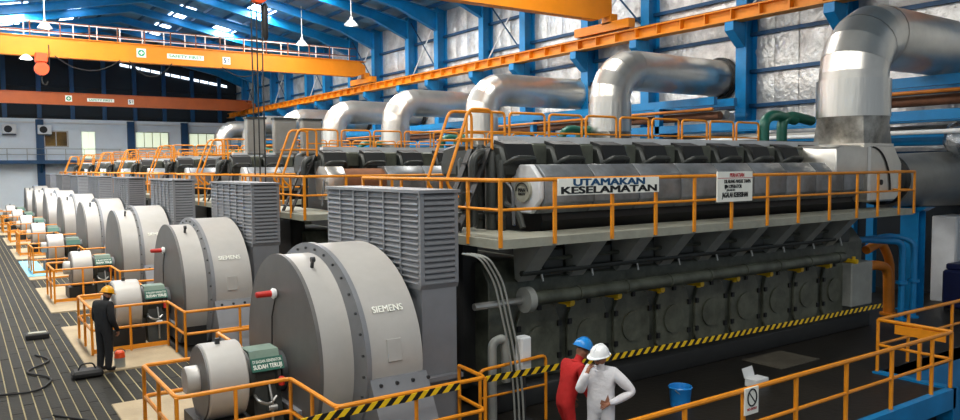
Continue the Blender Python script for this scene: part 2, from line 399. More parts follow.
MB().box(10.45, YF-.14, 5.4, 11.0, YF-.1, 8.05).build('door_leaf', 'lit_door', d); MB().box(11.05, YF-.14, 5.4, 11.6, YF-.1, 8.05).build('door_leaf', 'lit_door', d)

# =================================================================== FAR WALL THINGS
g = thing('wall_walkway', (8, YF-1, 5.2), 'blue walkway with thin railing along the white far wall', 'walkway')
MB().box(-9, -.7, -.35, 5.8, .98, 0).build('deck', 'blue_dark', g)
for z in (.55, 1.1): MB().cyl((-9, -.65, z), (5.8, -.65, z), .03, n=6).build('rail', 'steel', g)
for k in range(10): MB().cyl((-9+k*1.63, -.65, 0), (-9+k*1.63, -.65, 1.1), .035, n=6).build('post', 'steel', g)
for x in (-1.25, 3.0): MB().prism([(.98, -1.6), (.98, -.35), (-.5, -.35)], 'X', x-.12, x+.12).build('bracket', 'blue_dark', g)
for x, z, lb in ((4.2, 8.2, 'white air conditioner box high on far wall left of blue column'), (7.15, 8.2, 'white air conditioner box high on far wall over brown window')):
    a = thing('air_conditioner', (x, YF-.3, z), lb, 'air conditioner', 'air conditioners on the far wall')
    MB().box(-.6, -.35, -.45, .6, .25, .45).build('case', 'white_paint', a, bevel=.04)
    MB().lathe([(-.42, .0), (-.42, .3), (-.35, .34)], (-.1, 0, 0), 'Y', 20).build('fan_grille', 'black', a)
    MB().box(-.55, -.25, -.55, .55, .28, -.45).build('bracket', 'dark_steel', a)

# =================================================================== GENERATORS
XF, RG, ZB = 4.28, 1.65, 1.23                # end bell: plane, radius, centre height
EA, EB, ZG = 2.05, 1.70, 1.30                # stator housing: half width, half height, centre height
zb = .06
def ring(r):
    ab = math.asin(min(1, (ZB-zb)/r)); a0, a1 = -ab, math.pi+ab
    return [(r*math.cos(a0+(a1-a0)*i/60), ZB+r*math.sin(a0+(a1-a0)*i/60)) for i in range(61)]
def oval(g=0., z0=1.12):
    a0 = math.asin((z0-ZG)/(EB+g)); a1 = math.pi-a0
    return [((EA+g)*math.cos(a0+(a1-a0)*i/60), ZG+(EB+g)*math.sin(a0+(a1-a0)*i/60)) for i in range(61)]
gen = thing('generator', (4.95, YC[0], .03), 'x', 'generator', 'generators in the long row')
def gb(mb, name, m, parent=gen, **k):
    mb.v = [(x-4.95, y, z-.03) for x, y, z in mb.v]; return mb.build(name, m, parent, **k)
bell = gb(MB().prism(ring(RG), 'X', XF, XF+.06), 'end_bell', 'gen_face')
gb(MB().prism(ring(RG-.02), 'X', XF+.06, XF+.56), 'front_band', 'gen_paint')
fl = gb(MB().prism(oval(.03, .1), 'X', XF+.56, XF+.64), 'flange', 'tower_paint')  # darker grey paints in the shade on the flange's end-facing ring
bo = MB()
for k in range(20):
    a = math.radians(-15+k*210/19); yy, zz = (EA-.06)*math.cos(a), ZG+(EB-.06)*math.sin(a); bo.cyl((XF+.53, yy, zz), (XF+.56, yy, zz), .022, n=6)
tag(gb(bo, 'flange_bolts', 'dark_steel', fl), kind='stuff')
gb(MB().prism(oval(), 'X', XF+.64, 5.8), 'stator_housing', 'gen_paint')
for sg in (-1, 1):
    sk = gb(MB().prism([(sg*2.0, 1.15), (sg*2.09, 1.15), (sg*2.68, .06), (sg*1.7, .06)], 'X', XF+.6, 5.84), 'skirt_panel', 'tower_paint')
    bm_ = MB()
    for k in range(4): bm_.cyl((XF+.75+k*.27, sg*2.1, 1.06), (XF+.75+k*.27, sg*2.16, 1.06), .03, n=8)
    tag(gb(bm_, 'panel_bolts', 'dark_steel', sk), kind='stuff')
gb(MB().box(XF+.1, -1.45, .035, 5.75, 1.45, .5), 'base_frame', 'engine_black')
# access hatch outline and lifting lugs, lettering
def on_oval(deg):
    t = math.radians(deg); p = Vector((0, -EA*math.cos(t), ZG+EB*math.sin(t))); n = Vector((0, -math.cos(t)/EA, math.sin(t)/EB)).normalized(); return p, n, Vector((0, n.z, -n.y))
p_, nrm, tg = on_oval(8)
gb(MB().obox(p_+Vector((5.32, 0, 0))+nrm*.004, (.12, 0, 0), tg*.17, nrm*.012), 'hatch', 'gen_paint', bevel=.006)
p_, nrm, tg = on_oval(29)
text('SIEMENS', .15, 'sign_white', gen, p_+Vector((5.33-4.95, 0, -.03))+nrm*.012, (1, 0, 0), tg, .006, .003, fit=.52)
th = math.radians(66)
lp = Vector((XF+.3, -(RG)*math.cos(th), ZB+RG*math.sin(th)))
gb(MB().cyl(lp-Vector((0, 0, .05)), lp+Vector((0, -.05, .1)), .03, n=8).cyl(lp+Vector((-.03, -.05, .1)), lp+Vector((.03, -.05, .1)), .045, n=10), 'lifting_lug', 'dark_steel')
hn = gb(MB().lathe([(-.02, .0), (-.02, .075), (-.07, .09), (-.1, .06), (-.1, 0)], (XF, .12, 2.22), 'X', 16), 'alarm_lamp', 'white_paint', bell)
gb(MB().lathe([(-.09, .0), (-.09, .055), (-.34, .05), (-.36, .03), (-.36, 0)], (XF, .12, 2.22), 'X', 14), 'lamp_lens', 'red', hn)
gb(MB().tube([(XF-.02, .14, 2.15), (XF-.03, .3, 1.8), (XF-.03, .33, 1.3), (XF-.05, .2, .9)], .012, 6), 'cable', 'black', bell)
gb(MB().box(XF-.08, -.9, .42, XF, .9, .5), 'bell_ledge', 'tower_paint', bell)
gb(MB().cyl((XF-.1, 0, .95), (XF, 0, .95), .34, n=24), 'shaft_seal', 'dark_steel', bell)
gen['label'] = 'big grey drum-shaped generator with white lettering, nearest of the row'
for i in range(1, NU):
    dup(gen, (4.95, YC[i], .03), 'big grey drum-shaped generator with white lettering, '+which(i), skip=('panel_bolts', 'flange_bolts', 'cable', 'alarm_lamp') if i > 3 else ('alarm_lamp', 'cable') if i > 1 else ())

# louvred cooler housings behind the generators
T0, T1, TY, TZ = 5.88, 6.58, 1.79, 3.93
def tower(i, fine):
    t = thing('louvred_cooler', (6.2, YC[i]-.1, 0), 'tall grey louvred air cooler standing behind a drum generator, '+which(i), 'air cooler', 'louvred air coolers in the row')
    def tb(mb, name, m, parent=t, **k):
        mb.v = [(x-6.2, y, z) for x, y, z in mb.v]; return mb.build(name, m, parent, **k)
    fr = MB(); z0 = 2.42
    fr.box(T0+.06, -TY+.06, z0-.6, T1-.06, TY-.06, TZ-.05)
    tb(fr, 'core', 'louver_dark')
    for x in (T0, T1-.07):
        for y_ in (-TY, TY-.07): tb(MB().box(x, y_, z0+.02, x+.07, y_+.07, TZ-.05), 'corner_post', 'tower_paint')
    tb(MB().box(T0-.03, -TY-.03, TZ-.05, T1+.03, TY+.03, TZ), 'cap', 'tower_paint')
    tb(MB().box(T0+.03, -TY+.03, 0, T1-.03, TY-.03, 2.36).prism([(-TY+.03, 2.36), (TY-.03, 2.36), (TY, 2.44), (-TY, 2.44)], 'X', T0, T1), 'lower_casing', 'tower_paint')
    tb(MB().box(T0+.01, -TY-.08, .9, T1+.02, -TY+.05, .97), 'ledge', 'tower_paint')
    nc, rows = 6, 16; cw = (2*TY-.1)/nc; rh = (TZ-.06-z0-.02)/rows
    for k in range(1, nc): tb(MB().box(T0-.022, -TY+.05+k*cw-.02, z0+.02, T0+.06, -TY+.05+k*cw+.018, TZ-.05), 'mullion', 'tower_paint')
    def slat_x(y0, y1, z): return [(T0-.012, y0, z), (T0-.012, y1, z), (T0+.07, y1, z+rh*.8), (T0+.07, y0, z+rh*.8)]
    if fine:
        if not tower.me:
            def slab(P, off):
                P = [Vector(p) for p in P]; o = Vector(off); return MB().add(P+[p+o for p in P], [(0, 1, 2, 3), (7, 6, 5, 4), (0, 4, 5, 1), (1, 5, 6, 2), (2, 6, 7, 3), (3, 7, 4, 0)])
            a = slab([(-.012, -cw/2+.02, 0), (-.012, cw/2-.02, 0), (.025, cw/2-.02, rh*.78), (.025, -cw/2+.02, rh*.78)], (.0, 0, .014)).mesh('slat', False)
            b = slab([(-.28, -.012, 0), (.28, -.012, 0), (.28, .025, rh*.78), (-.28, .025, rh*.78)], (0, 0, .014)).mesh('slat', False)
            a.materials.append(M['louver']); b.materials.append(M['louver']); tower.me = (a, b)
        for r_ in range(0, rows):
            z = z0+.02+r_*rh
            for k in range(nc): link('slat', tower.me[0], t, (T0-6.2, -TY+.05+(k+.5)*cw, z))
            if r_ >= 0: link('slat', tower.me[1], t, ((T0+T1)/2-6.2, -TY, z))
    else:
        mb = MB()
        for r_ in range(0, rows):
            z = z0+.02+r_*rh; mb.add([(T0-.012, -TY+.07, z), (T0-.012, TY-.07, z), (T0+.025, TY-.07, z+rh*.78), (T0+.025, -TY+.07, z+rh*.78)], [(0, 1, 2, 3)])
            if r_ >= 0: mb.add([(T0+.07, -TY-.012, z), (T1-.07, -TY-.012, z), (T1-.07, -TY+.025, z+rh*.78), (T0+.07, -TY+.025, z+rh*.78)], [(0, 1, 2, 3)])
        tag(tb(mb, 'slats', 'louver', smooth=False), kind='stuff')
    return t
tower.me = None
for i in range(3): tower(i, i < 2)
t3 = [o for o in COL.objects if o.name.startswith('louvred_cooler')][-1]
for i in range(3, NU): dup(t3, (6.2, YC[i]-.1, 0), 'tall grey louvred air cooler standing behind a drum generator, '+which(i))

# exciters (slip-ring drum and bearing) in front of each generator
ex = thing('exciter', (3.4, YC[0], .03), 'grey slip-ring drum and bearing at the nearest generator', 'exciter', 'exciter drums in front of the generators')
def eb(mb, name, m, parent=ex, **k):
    mb.v = [(x-3.4, y, z-.03) for x, y, z in mb.v]; return mb.build(name, m, parent, **k)
ZX = .96
dr = eb(MB().lathe([(2.98, 0), (2.98, .58), (3.0, .6), (3.55, .6), (3.57, .58), (3.57, 0)], (0, 0, ZX), 'X', 40), 'drum', 'gen_paint')
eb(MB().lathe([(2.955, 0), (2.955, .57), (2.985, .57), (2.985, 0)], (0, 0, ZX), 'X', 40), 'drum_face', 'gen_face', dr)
eb(MB().lathe([(2.76, 0), (2.76, .2), (2.79, .22), (2.96, .22), (2.96, 0)], (0, .05, ZX+.05), 'X', 24), 'end_hub', 'gen_paint')
eb(MB().box(3.2, -.1, ZX+.57, 3.27, -.05, ZX+.68), 'lid_handle', 'dark_steel', dr)
br = eb(MB().lathe([(3.6, 0), (3.6, .36), (3.66, .4), (3.72, .4), (3.74, .34), (4.06, .34), (4.08, .4), (4.14, .4), (4.16, .32), (4.17, 0)], (0, 0, ZX), 'X', 28), 'bearing', 'engine_dark')
eb(MB().prism([(-.28, ZX+.26), (.28, ZX+.26), (.2, ZX+.42), (-.2, ZX+.42)], 'X', 3.68, 4.16), 'bearing_cap', 'pale_green', br)
nrm = Vector((0, -.85, .53)).normalized(); tg = Vector((0, .53, .85)).normalized()
eb(MB().obox(Vector((3.93, 0, ZX))+nrm*.415, (.26, 0, 0), tg*.11, nrm*.012), 'notice_plate', 'green', br)
c0 = Vector((3.93-3.4, 0, ZX-.03))+nrm*.429
text('DI BAGIAN GENERATOR', .07, 'sign_white', br, c0+tg*.05, (1, 0, 0), tg, .002, 0, fit=.46)
text('SUDAH TERUJI', .1, 'sign_white', br, c0-tg*.04, (1, 0, 0), tg, .002, .002, fit=.46)
eb(MB().prism([(-.5, .03), (.5, .03), (.3, ZX-.1), (-.3, ZX-.1)], 'X', 3.7, 4.15), 'pedestal', 'engine_dark')
eb(MB().box(2.85, -.55, .03, 3.62, .55, .42), 'base_frame', 'engine_black')
eb(MB().tube(fillet([(3.72, -.36, ZX-.25), (3.72, -.5, ZX-.3), (3.9, -.52, ZX-.4), (4.05, -.42, ZX-.3)], .1), .025, 8), 'oil_pipe', 'steel', br)
eb(MB().tube(fillet([(3.95, -.36, ZX-.1), (3.95, -.5, ZX-.35), (3.95, -.5, .1)], .1), .022, 8).cyl((3.88, -.5, ZX-.45), (4.02, -.5, ZX-.45), .05, n=10), 'oil_pipe', 'steel', br)
eb(MB().lathe([(0, 0), (0, .05), (.12, .05), (.14, .02), (.14, 0)], (4.12, -.46, ZX-.12), 'Z', 12), 'red_gauge', 'red', br)
for i in range(1, NU): dup(ex, (3.4, YC[i], .03), 'grey slip-ring drum and bearing at the '+ORD[i]+' generator', skip=('lettering', 'oil_pipe', 'red_gauge') if i > 2 else ())

# yellow guard rails around each generator end
def rail_thing(i):
    y = YC[i]; r = thing('guard_rail', (3.3, y, .03), 'orange pipe guard rail around the exciter of the '+ORD[i]+' generator', 'guard rail', 'guard rails around the generators')
    def q(pts): return [(a-3.3, b, c-.03) for a, b, c in pts]
    path = [(6.45, -2.8), (4.03, -2.8), (4.03, -1.1), (2.38, -1.1), (2.36, 1.05), (4.03, 1.05), (4.03, 2.85), (5.7, 2.85)]; path = [(6.5, -2.0)]+path
    for z in (1.1, .6):
        MB().tube(q(fillet([(a, b, z) for a, b in path], .1, 3)), .032, 8).build('rail', 'rail', r)
    pp = path + [(3.2, -1.1), (2.37, 0), (3.2, 1.05), (5.25, -2.8), (4.03, -1.95), (4.03, 1.95), (5.0, 2.85)]
    for a, b in pp: MB().cyl(*q([(a, b, .03), (a, b, 1.1)]), .03, n=8).build('post', 'rail', r)
    MB().box(2.39-3.3, -1.115, .03, 4.0-3.3, -1.095, .13).build('toe_board', 'rail', r)
    return r
rail_thing(0)
r0 = [o for o in COL.objects if o.name.startswith('guard_rail')][0]
for i in range(1, NU): dup(r0, (3.3, YC[i], .03), 'orange pipe guard rail around the exciter of the '+ORD[i]+' generator')

# =================================================================== ENGINES
EX0 = 8.5; DP = 1.2
eng = thing('engine', (13.5, YC[0], .0), 'long dark green-grey diesel engine, nearest of the row', 'engine', 'diesel engines in the row')
def nb(mb, name, m, parent=eng, **k):
    mb.v = [(x-13.5, y, z) for x, y, z in mb.v]; return mb.build(name, m, parent, **k)
blk = nb(MB().prism([(-1.4, .4), (1.4, .4), (1.42, .45), (1.42, 2.25), (1.15, 2.6), (-1.15, 2.6), (-1.42, 2.25), (-1.42, .45)], 'X', 7.5, 19.6), 'crankcase', 'engine_green', bevel=.02)
nb(MB().prism([(-1.62, 0), (1.62, 0), (1.62, .36), (1.45, .44), (-1.45, .44), (-1.62, .36)], 'X', 7.4, 19.7), 'bedplate', 'engine_black', bevel=.02)
nb(MB().prism([(-1.1, 2.5), (1.1, 2.5), (1.5, 3.3), (1.2, 4.2), (-1.2, 4.2), (-1.5, 3.3)], 'X', 8.65, 19.4), 'cylinder_block', 'engine_black')
for k in range(9):
    x = EX0+.05+k*DP
    o = [(x-.5, .66), (x-.42, .5), (x+.42, .5), (x+.5, .66), (x+.5, 1.45), (x+.4, 1.72), (x+.2, 1.82), (x-.2, 1.82), (x-.4, 1.72), (x-.5, 1.45)]
    dd = nb(MB().prism(o, 'Y', -1.5, -1.42), 'crankcase_door', 'door_paint', bevel=.015)
    nb(MB().cyl((x, -1.54, 1.1), (x, -1.5, 1.1), .3, n=24), 'relief_valve', 'door_paint', dd)
    cl = MB()
    for dx, dz in ((-.47, 1.4), (-.47, .8), (.47, 1.4), (.47, .8), (0, 1.74)): cl.box(x+dx-.04, -1.54, dz-.05, x+dx+.04, -1.5, dz+.05)
    tag(nb(cl, 'clamp', 'engine_black', dd), kind='stuff')
    nb(MB().cyl((x+.55, -1.8, 1.80), (x+.55, -1.42, 1.80), .06, n=10).cyl((x+.55, -1.7, 1.72), (x+.55, -1.7, 1.92), .045, n=10), 'drain_valve', 'yellow')
    # foot bracket under the gallery
    nb(MB().prism([(-1.45, 2.3), (-1.55, 2.25), (-2.2, 2.95), (-1.4, 2.95)], 'X', x-.5, x-.16), 'bracket', 'engine_grey')
    nb(MB().box(x+.0, -1.62, 2.3, x+.5, -1.3, 2.8), 'injection_pump', 'engine_dark', bevel=.03)
    nb(MB().cyl((x-.1, -1.75, 2.25), (x-.1, -1.6, 2.75), .02, n=6), 'fuel_pipe', 'steel')
    # cylinder heads on both banks
    for sg in (-1, 1):
        h = nb(MB().prism([(sg*.45, 4.1), (sg*1.05, 4.1), (sg*1.12, 4.32), (sg*.98, 4.66), (sg*.5, 4.74)], 'X', x-.46, x+.30), 'cylinder_head', 'engine_dark', bevel=.05)
        if sg == -1:
            nb(MB().prism([(-1.16, 4.34), (-1.02, 4.70), (-.7, 4.78), (-.7, 4.70), (-1.0, 4.62), (-1.10, 4.34)], 'X', x-.40, x+.24), 'valve_cover', 'engine_black', h)
            nb(MB().box(x+.31, -.95, 4.3, x+.68, -.5, 4.72), 'head_link', 'engine_green', h, bevel=.04)
            nb(MB().tube(fillet([(x-.42, -1.05, 4.32), (x-.34, -1.28, 4.44), (x+.12, -1.28, 4.44), (x+.2, -1.1, 4.3)], .1), .045, 8), 'cooling_pipe', 'engine_dark', h)
nb(MB().box(8.3, -.62, 4.66, 19.2, -.4, 4.86), 'top_rail_duct', 'pale_and_lit_paint')
nb(MB().box(8.0, -.4, 4.3, 19.3, .4, 4.6), 'valley_floor', 'engine_dark')
nb(MB().tube([(8.0, -1.92, 2.0), (17.8, -1.92, 2.0)], .125, 16), 'oil_main', 'engine_green')
nb(MB().cyl((7.88, -1.92, 2.0), (8.02, -1.92, 2.0), .22, n=24), 'pipe_flange', 'engine_grey')
for k in range(8): nb(MB().cyl((9.1+k*1.2, -1.92, 2.0), (9.16+k*1.2, -1.92, 2.0), .14, n=16), 'pipe_collar', 'engine_green')
nb(MB().tube([(6.9, -1.85, 1.98), (7.9, -1.85, 1.98)], .06, 10), 'oil_feed', 'steel')
nb(MB().tube([(8.0, -1.7, 2.42), (17.8, -1.7, 2.42)], .05, 8), 'fuel_line', 'engine_dark')
nb(MB().tube([(8.2, -1.6, 2.62), (17.8, -1.6, 2.62)], .04, 8), 'fuel_line', 'engine_green')
nb(MB().box(18.55, -1.75, .62, 19.55, -1.42, 1.75), 'end_cabinet', 'engine_grey', bevel=.03)
# insulated exhaust manifold in flanged lengths
my = lambda y: y
def octo(y0, y1, z0, z1, c): return [(y0+c, z0), (y1-c, z0), (y1, z0+c), (y1, z1-c), (y1-c, z1), (y0+c, z1), (y0, z1-c), (y0, z0+c)]
for k in range(9):
    x0 = EX0+k*DP; x1 = x0+DP-.025
    nb(MB().prism(octo(-1.75, -.9, 3.44, 4.32, .2), 'X', x0, x1), 'manifold_cover', 'manifold', bevel=.01)
nb(MB().prism(octo(-1.75, -.9, 3.44, 4.32, .26), 'X', EX0-.12, EX0-.01), 'end_cover', 'pale_and_lit_paint', bevel=.02)  # lighter than the manifold covers: light on the end face put into colour
nb(MB().prism(octo(-1.73, -.92, 3.46, 4.3, .2), 'X', EX0+1.3, EX0+9*DP-.02), 'manifold_core', 'louver_dark')
bz = nb(MB().lathe([(-.06, 0), (-.06, .22), (0, .22), (0, 0)], (8.38, -1.32, 3.86), 'X', 24), 'maker_badge', 'deck')
sx = 8.315-13.5
ar = MB(); pts = [(sx-.002, -1.32+.17*math.cos(math.radians(a)), 3.86+.15*math.sin(math.radians(a))-.02) for a in range(180, -1, -15)]
ar.tube(pts, .012, 6); am = ar.build('badge_arch', 'ink_black', bz)
text('MAN', .1, 'ink_black', bz, (sx, -1.32, 3.86), (0, -1, 0), (0, 0, 1), .004, .002, fit=.2)
text('B&W', .07, 'ink_black', bz, (sx, -1.32, 3.79), (0, -1, 0), (0, 0, 1), .004, .001, fit=.2)
# engine front end (generator side)
nb(MB().box(7.2, -1.0, .3, 7.6, 1.0, 3.0), 'flywheel_cover', 'engine_black', bevel=.05)
for yy, r_, z0, z1 in ((-.7, .13, 3.13, 4.6), (-.35, .1, 3.0, 4.7), (-1.0, .07, 3.0, 4.4), (.2, .14, 3.0, 4.5)):
    nb(MB().lathe([(z0, 0), (z0, r_), (z0+.3, r_), (z0+.32, r_*1.3), (z0+.4, r_*1.3), (z0+.42, r_), (z1-.1, r_), (z1, r_*.6), (z1, 0)], (8.1, yy, 0), 'Z', 14), 'front_filter', 'engine_dark')
nb(MB().tube(fillet([(8.2, -1.5, 3.2), (8.2, -1.35, 3.5), (8.15, -1.0, 3.6), (8.1, -.9, 4.5)], .15), .06, 8), 'front_pipe', 'engine_dark')
nb(MB().tube(fillet([(7.7, -1.9, 3.3), (7.9, -1.6, 3.9), (8.1, -1.0, 4.1)], .1), .03, 8), 'front_pipe', 'dark_steel')
nb(MB().tube(fillet([(7.75, -.6, 3.2), (7.75, -.6, 4.5), (8.5, -.6, 4.62)], .2), .09, 10), 'front_pipe', 'engine_dark')
# turbocharger end
tb_ = nb(MB().prism([(17.55, 4.05), (17.55, 4.66), (17.75, 4.74), (19.0, 4.74), (19.0, 4.05)], 'Y', -1.85, -.5), 'turbo_inlet_casing', 'cladding', bevel=.03)
tc_ = nb(MB().prism([(19.0, 3.3), (19.0, 4.76), (20.2, 4.76), (20.62, 4.3), (20.62, 3.5), (20.3, 3.3)], 'Y', -1.9, -.2), 'turbo_casing', 'cladding', bevel=.05)
nb(MB().tube([(19.1+.9*math.sin(math.radians(a)), -1.92, 3.55+1.15*math.cos(math.radians(a))) for a in range(0, 91, 10)], .02, 6), 'casing_seam', 'engine_black', tc_)
nb(MB().cyl((19.55, -1.93, 3.8), (19.55, -1.89, 3.8), .07, n=16), 'casing_port', 'engine_black', tc_)
nb(MB().lathe([(20.6, 0), (20.6, .6), (20.8, .66), (20.95, .6), (21.0, .72), (21.15, .74), (21.2, .62), (21.35, .62), (21.4, .72), (21.5, .72), (21.5, 0)], (0, -1.0, 3.85), 'X', 32), 'compressor', 'engine_black')
nb(MB().lathe([(21.5, 0), (21.5, .74), (25.9, .86), (25.9, 0)], (0, -1.0, 3.8), 'X', 32), 'intake_duct', 'cladding_dull')
# step-over ladder with looped handrails onto the engine top
lad = nb(MB().bar((7.25, -.75, 3.0), (8.0, -.75, 4.62), .03, .16, (0, 1, 0)).bar((7.25, -.15, 3.0), (8.0, -.15, 4.62), .03, .16, (0, 1, 0)), 'ladder_stringer', 'engine_black')
for k in range(1, 6):
    t = k/6; nb(MB().box(7.25+.75*t-.1, -.75, 3.0+1.62*t-.015, 7.25+.75*t+.1, -.15, 3.0+1.62*t+.015), 'ladder_tread', 'engine_black', lad)
for yy in (-.78, -.12):
    nb(MB().tube(fillet([(7.3, yy, 3.75), (7.05, yy, 4.0), (7.55, yy, 5.32), (8.05, yy, 5.32), (8.05, yy, 4.6)], .12), .03, 8), 'ladder_handrail', 'rail', lad)
    nb(MB().cyl((7.28, yy, 4.78), (8.05, yy, 4.78), .022, n=8), 'ladder_midrail', 'rail', lad)
# hoop rails along the engine top
for k in range(9):
    x0 = 8.25+k*1.05; x1 = x0+.93
    hp = nb(MB().tube(fillet([(x0, .35, 4.55), (x0, .35, 5.38), (x1, .35, 5.38), (x1, .35, 4.55)], .1), .027, 8), 'hoop_rail', 'rail')
    nb(MB().cyl((x0, .35, 4.98), (x1, .35, 4.98), .02, n=6), 'hoop_bar', 'rail', hp)
# green cooling water pipes at the turbocharger end
for x in (17.75, 18.55):
    nb(MB().tube(fillet([(x, .3, 4.6), (x, .3, 5.45), (x+.4, .3, 5.62), (x+1.4, .3, 5.5)], .3, 5), .14, 12), 'water_pipe', 'green')
nb(MB().box(17.2, -.2, 4.6, 19.4, .8, 4.9), 'cooler_box', 'engine_dark', bevel=.05)
SK = ('crankcase_door', 'drain_valve', 'injection_pump', 'fuel_pipe', 'pipe_collar', 'lettering', 'badge_arch', 'front_filter', 'oil_feed', 'end_cabinet', 'fuel_line', 'bracket')
for i in range(1, NU):
    sk = SK+(('cooling_pipe', 'valve_cover', 'ladder_tread') if i > 4 else ())
    e_ = dup(eng, (13.5, YC[i], 0), 'long dark green-grey diesel engine, '+which(i), skip=sk)
    if i == 1:      # one manifold cover is off, showing the brown pipe
        bpy.data.objects.remove([c for c in e_.children if c.name.startswith('manifold_cover')][0])
        nb(MB().prism(octo(-1.75, -.9, 3.44, 4.32, .2), 'X', 7.95, 8.45), 'manifold_cover', 'cladding', e_, bevel=.01)
        nb(MB().cyl((8.45, -1.33, 3.9), (9.7, -1.33, 3.9), .36, n=24), 'bare_exhaust_pipe', 'rust', e_)

# gallery decks with railings on each engine
def gallery(i):
    g = thing('engine_gallery', (13.6, YC[i], 2.97), 'grey steel gallery with orange railing on the '+ORD[i]+' engine', 'gallery', 'engine galleries')
    def q(mb, name, m, parent=g, **k):
        mb.v = [(x-13.6, y, z-2.97) for x, y, z in mb.v]; return mb.build(name, m, parent, **k)
    q(MB().prism([(7.0, -2.42), (20.2, -2.42), (20.2, -1.5), (8.35, -1.5), (8.35, 2.42), (7.0, 2.42)], 'Z', 2.97, 3.12), 'deck', 'deck', smooth=False)
    xs = [7.02, 8.14, 9.46, 10.57, 11.65, 12.78, 13.97, 15.09, 16.3, 17.46, 18.4, 19.42, 20.18]
    for x in xs: q(MB().box(x-.03, -2.46, 3.0, x+.03, -2.42, 4.07), 'post', 'rail')
    for y_ in (-1.55, -.7, .75, 1.6, 2.42): q(MB().box(6.98, y_-.03, 3.0, 7.02, y_+.03, 4.07), 'post', 'rail')
    for z in (4.07, 3.6):
        q(MB().tube(fillet([(7.0, 2.42, z), (7.0, -2.44, z), (20.2, -2.44, z), (20.2, -1.6, z)], .05, 2), .034 if z > 4 else .026, 8), 'rail', 'rail')
    return g
g0 = gallery(0)
for i in range(1, NU): dup(g0, (13.6, YC[i], 2.97), 'grey steel gallery with orange railing on the '+ORD[i]+' engine')

# exhaust stacks: jacketed riser, mitred elbow, horizontal run into the wall
def exhaust(i, x, y, r, rj, ztop):
    e = thing('exhaust_pipe', (x, y, 4.8), 'shiny silver-clad exhaust pipe bending into the wall from the '+ORD[i]+' engine', 'exhaust pipe', 'exhaust pipes over the engines')
    zc = ztop-r-4.8                     # height of the horizontal run above base
    Rb = 1.15
    n = 24
    def ringp(c, d, rr):
        d = Vector(d).normalized(); a = Vector((0, 1, 0)); b = d.cross(a)
        return [Vector(c)+rr*(math.cos(2*math.pi*k/n)*a+math.sin(2*math.pi*k/n)*b) for k in range(n)]
    def seg(c0, d0, c1, d1, rr, name='cladding_segment', m='cladding', cap=False):
        P = ringp(c0, d0, rr)+ringp(c1, d1, rr)
        fs = [(k, (k+1) % n, n+(k+1) % n, n+k) for k in range(n)]+([tuple(range(n)), tuple(range(n, 2*n))] if cap else [])
        MB().add(P, fs).build(name, m, e)
    zel = zc-Rb
    seg((0, 0, .7), (0, 0, 1), (0, 0, zel-.1), (0, 0, 1), rj, 'riser_jacket', 'cladding_riser', cap=True)
    seg((0, 0, zel-.1), (0, 0, 1), (0, 0, zel+.12), (0, 0, 1), r, cap=True)
    # flattened transition cone under the riser
    sq = [(-.95*rj, -.95*rj, 0), (.95*rj, -.95*rj, 0), (.95*rj, .95*rj, 0), (-.95*rj, .95*rj, 0)]
    top_ = [(rj*.98*math.cos(math.radians(a)), rj*.98*math.sin(math.radians(a)), .7) for a in range(0, 360, 15)]
    bot = []
    for a in range(0, 360, 15):
        c, s_ = math.cos(math.radians(a)), math.sin(math.radians(a)); m_ = max(abs(c), abs(s_)); bot.append((rj*.76*c/m_, rj*.76*s_/m_, 0))
    k_ = len(bot)
    MB().add(bot+top_, [(j, (j+1) % k_, k_+(j+1) % k_, k_+j) for j in range(k_)]).build('transition_cone', 'cladding_worn', e)
    MB().box(-rj*.8, -rj*.8, -.1, rj*.8, rj*.8, 0).build('base_flange', 'cladding', e)
    NS = 5
    for k in range(NS):                 # mitred elbow lobster-back
        a0, a1 = math.pi/2*k/NS, math.pi/2*(k+1)/NS
        c0 = (Rb*(1-math.cos(a0)), 0, zel+Rb*math.sin(a0)); c1 = (Rb*(1-math.cos(a1)), 0, zel+Rb*math.sin(a1))
        seg(c0, (math.sin(a0), 0, math.cos(a0)), c1, (math.sin(a1), 0, math.cos(a1)), r*(1+.012*(k % 2)))
    xw = XW-.02-x
    seg((Rb, 0, zc), (1, 0, 0), (Rb+1.9, 0, zc), (1, 0, 0), r*1.01)
    seg((Rb+1.9, 0, zc), (1, 0, 0), (xw, 0, zc), (1, 0, 0), r)
    seg((xw-.3, 0, zc), (1, 0, 0), (xw-.1, 0, zc), (1, 0, 0), r*1.16, 'wall_collar', 'engine_black', cap=True)
    return e
exhaust(0, 19.5, YC[0]-1.15, .84, .9, 8.55)
e1 = exhaust(1, 19.75, YC[1]-.05, .74, .78, 8.55)
for i in range(2, NU): dup(e1, (19.7, YC[i]-.05, 4.8), 'shiny silver-clad exhaust pipe bending into the wall from the '+ORD[i]+' engine')

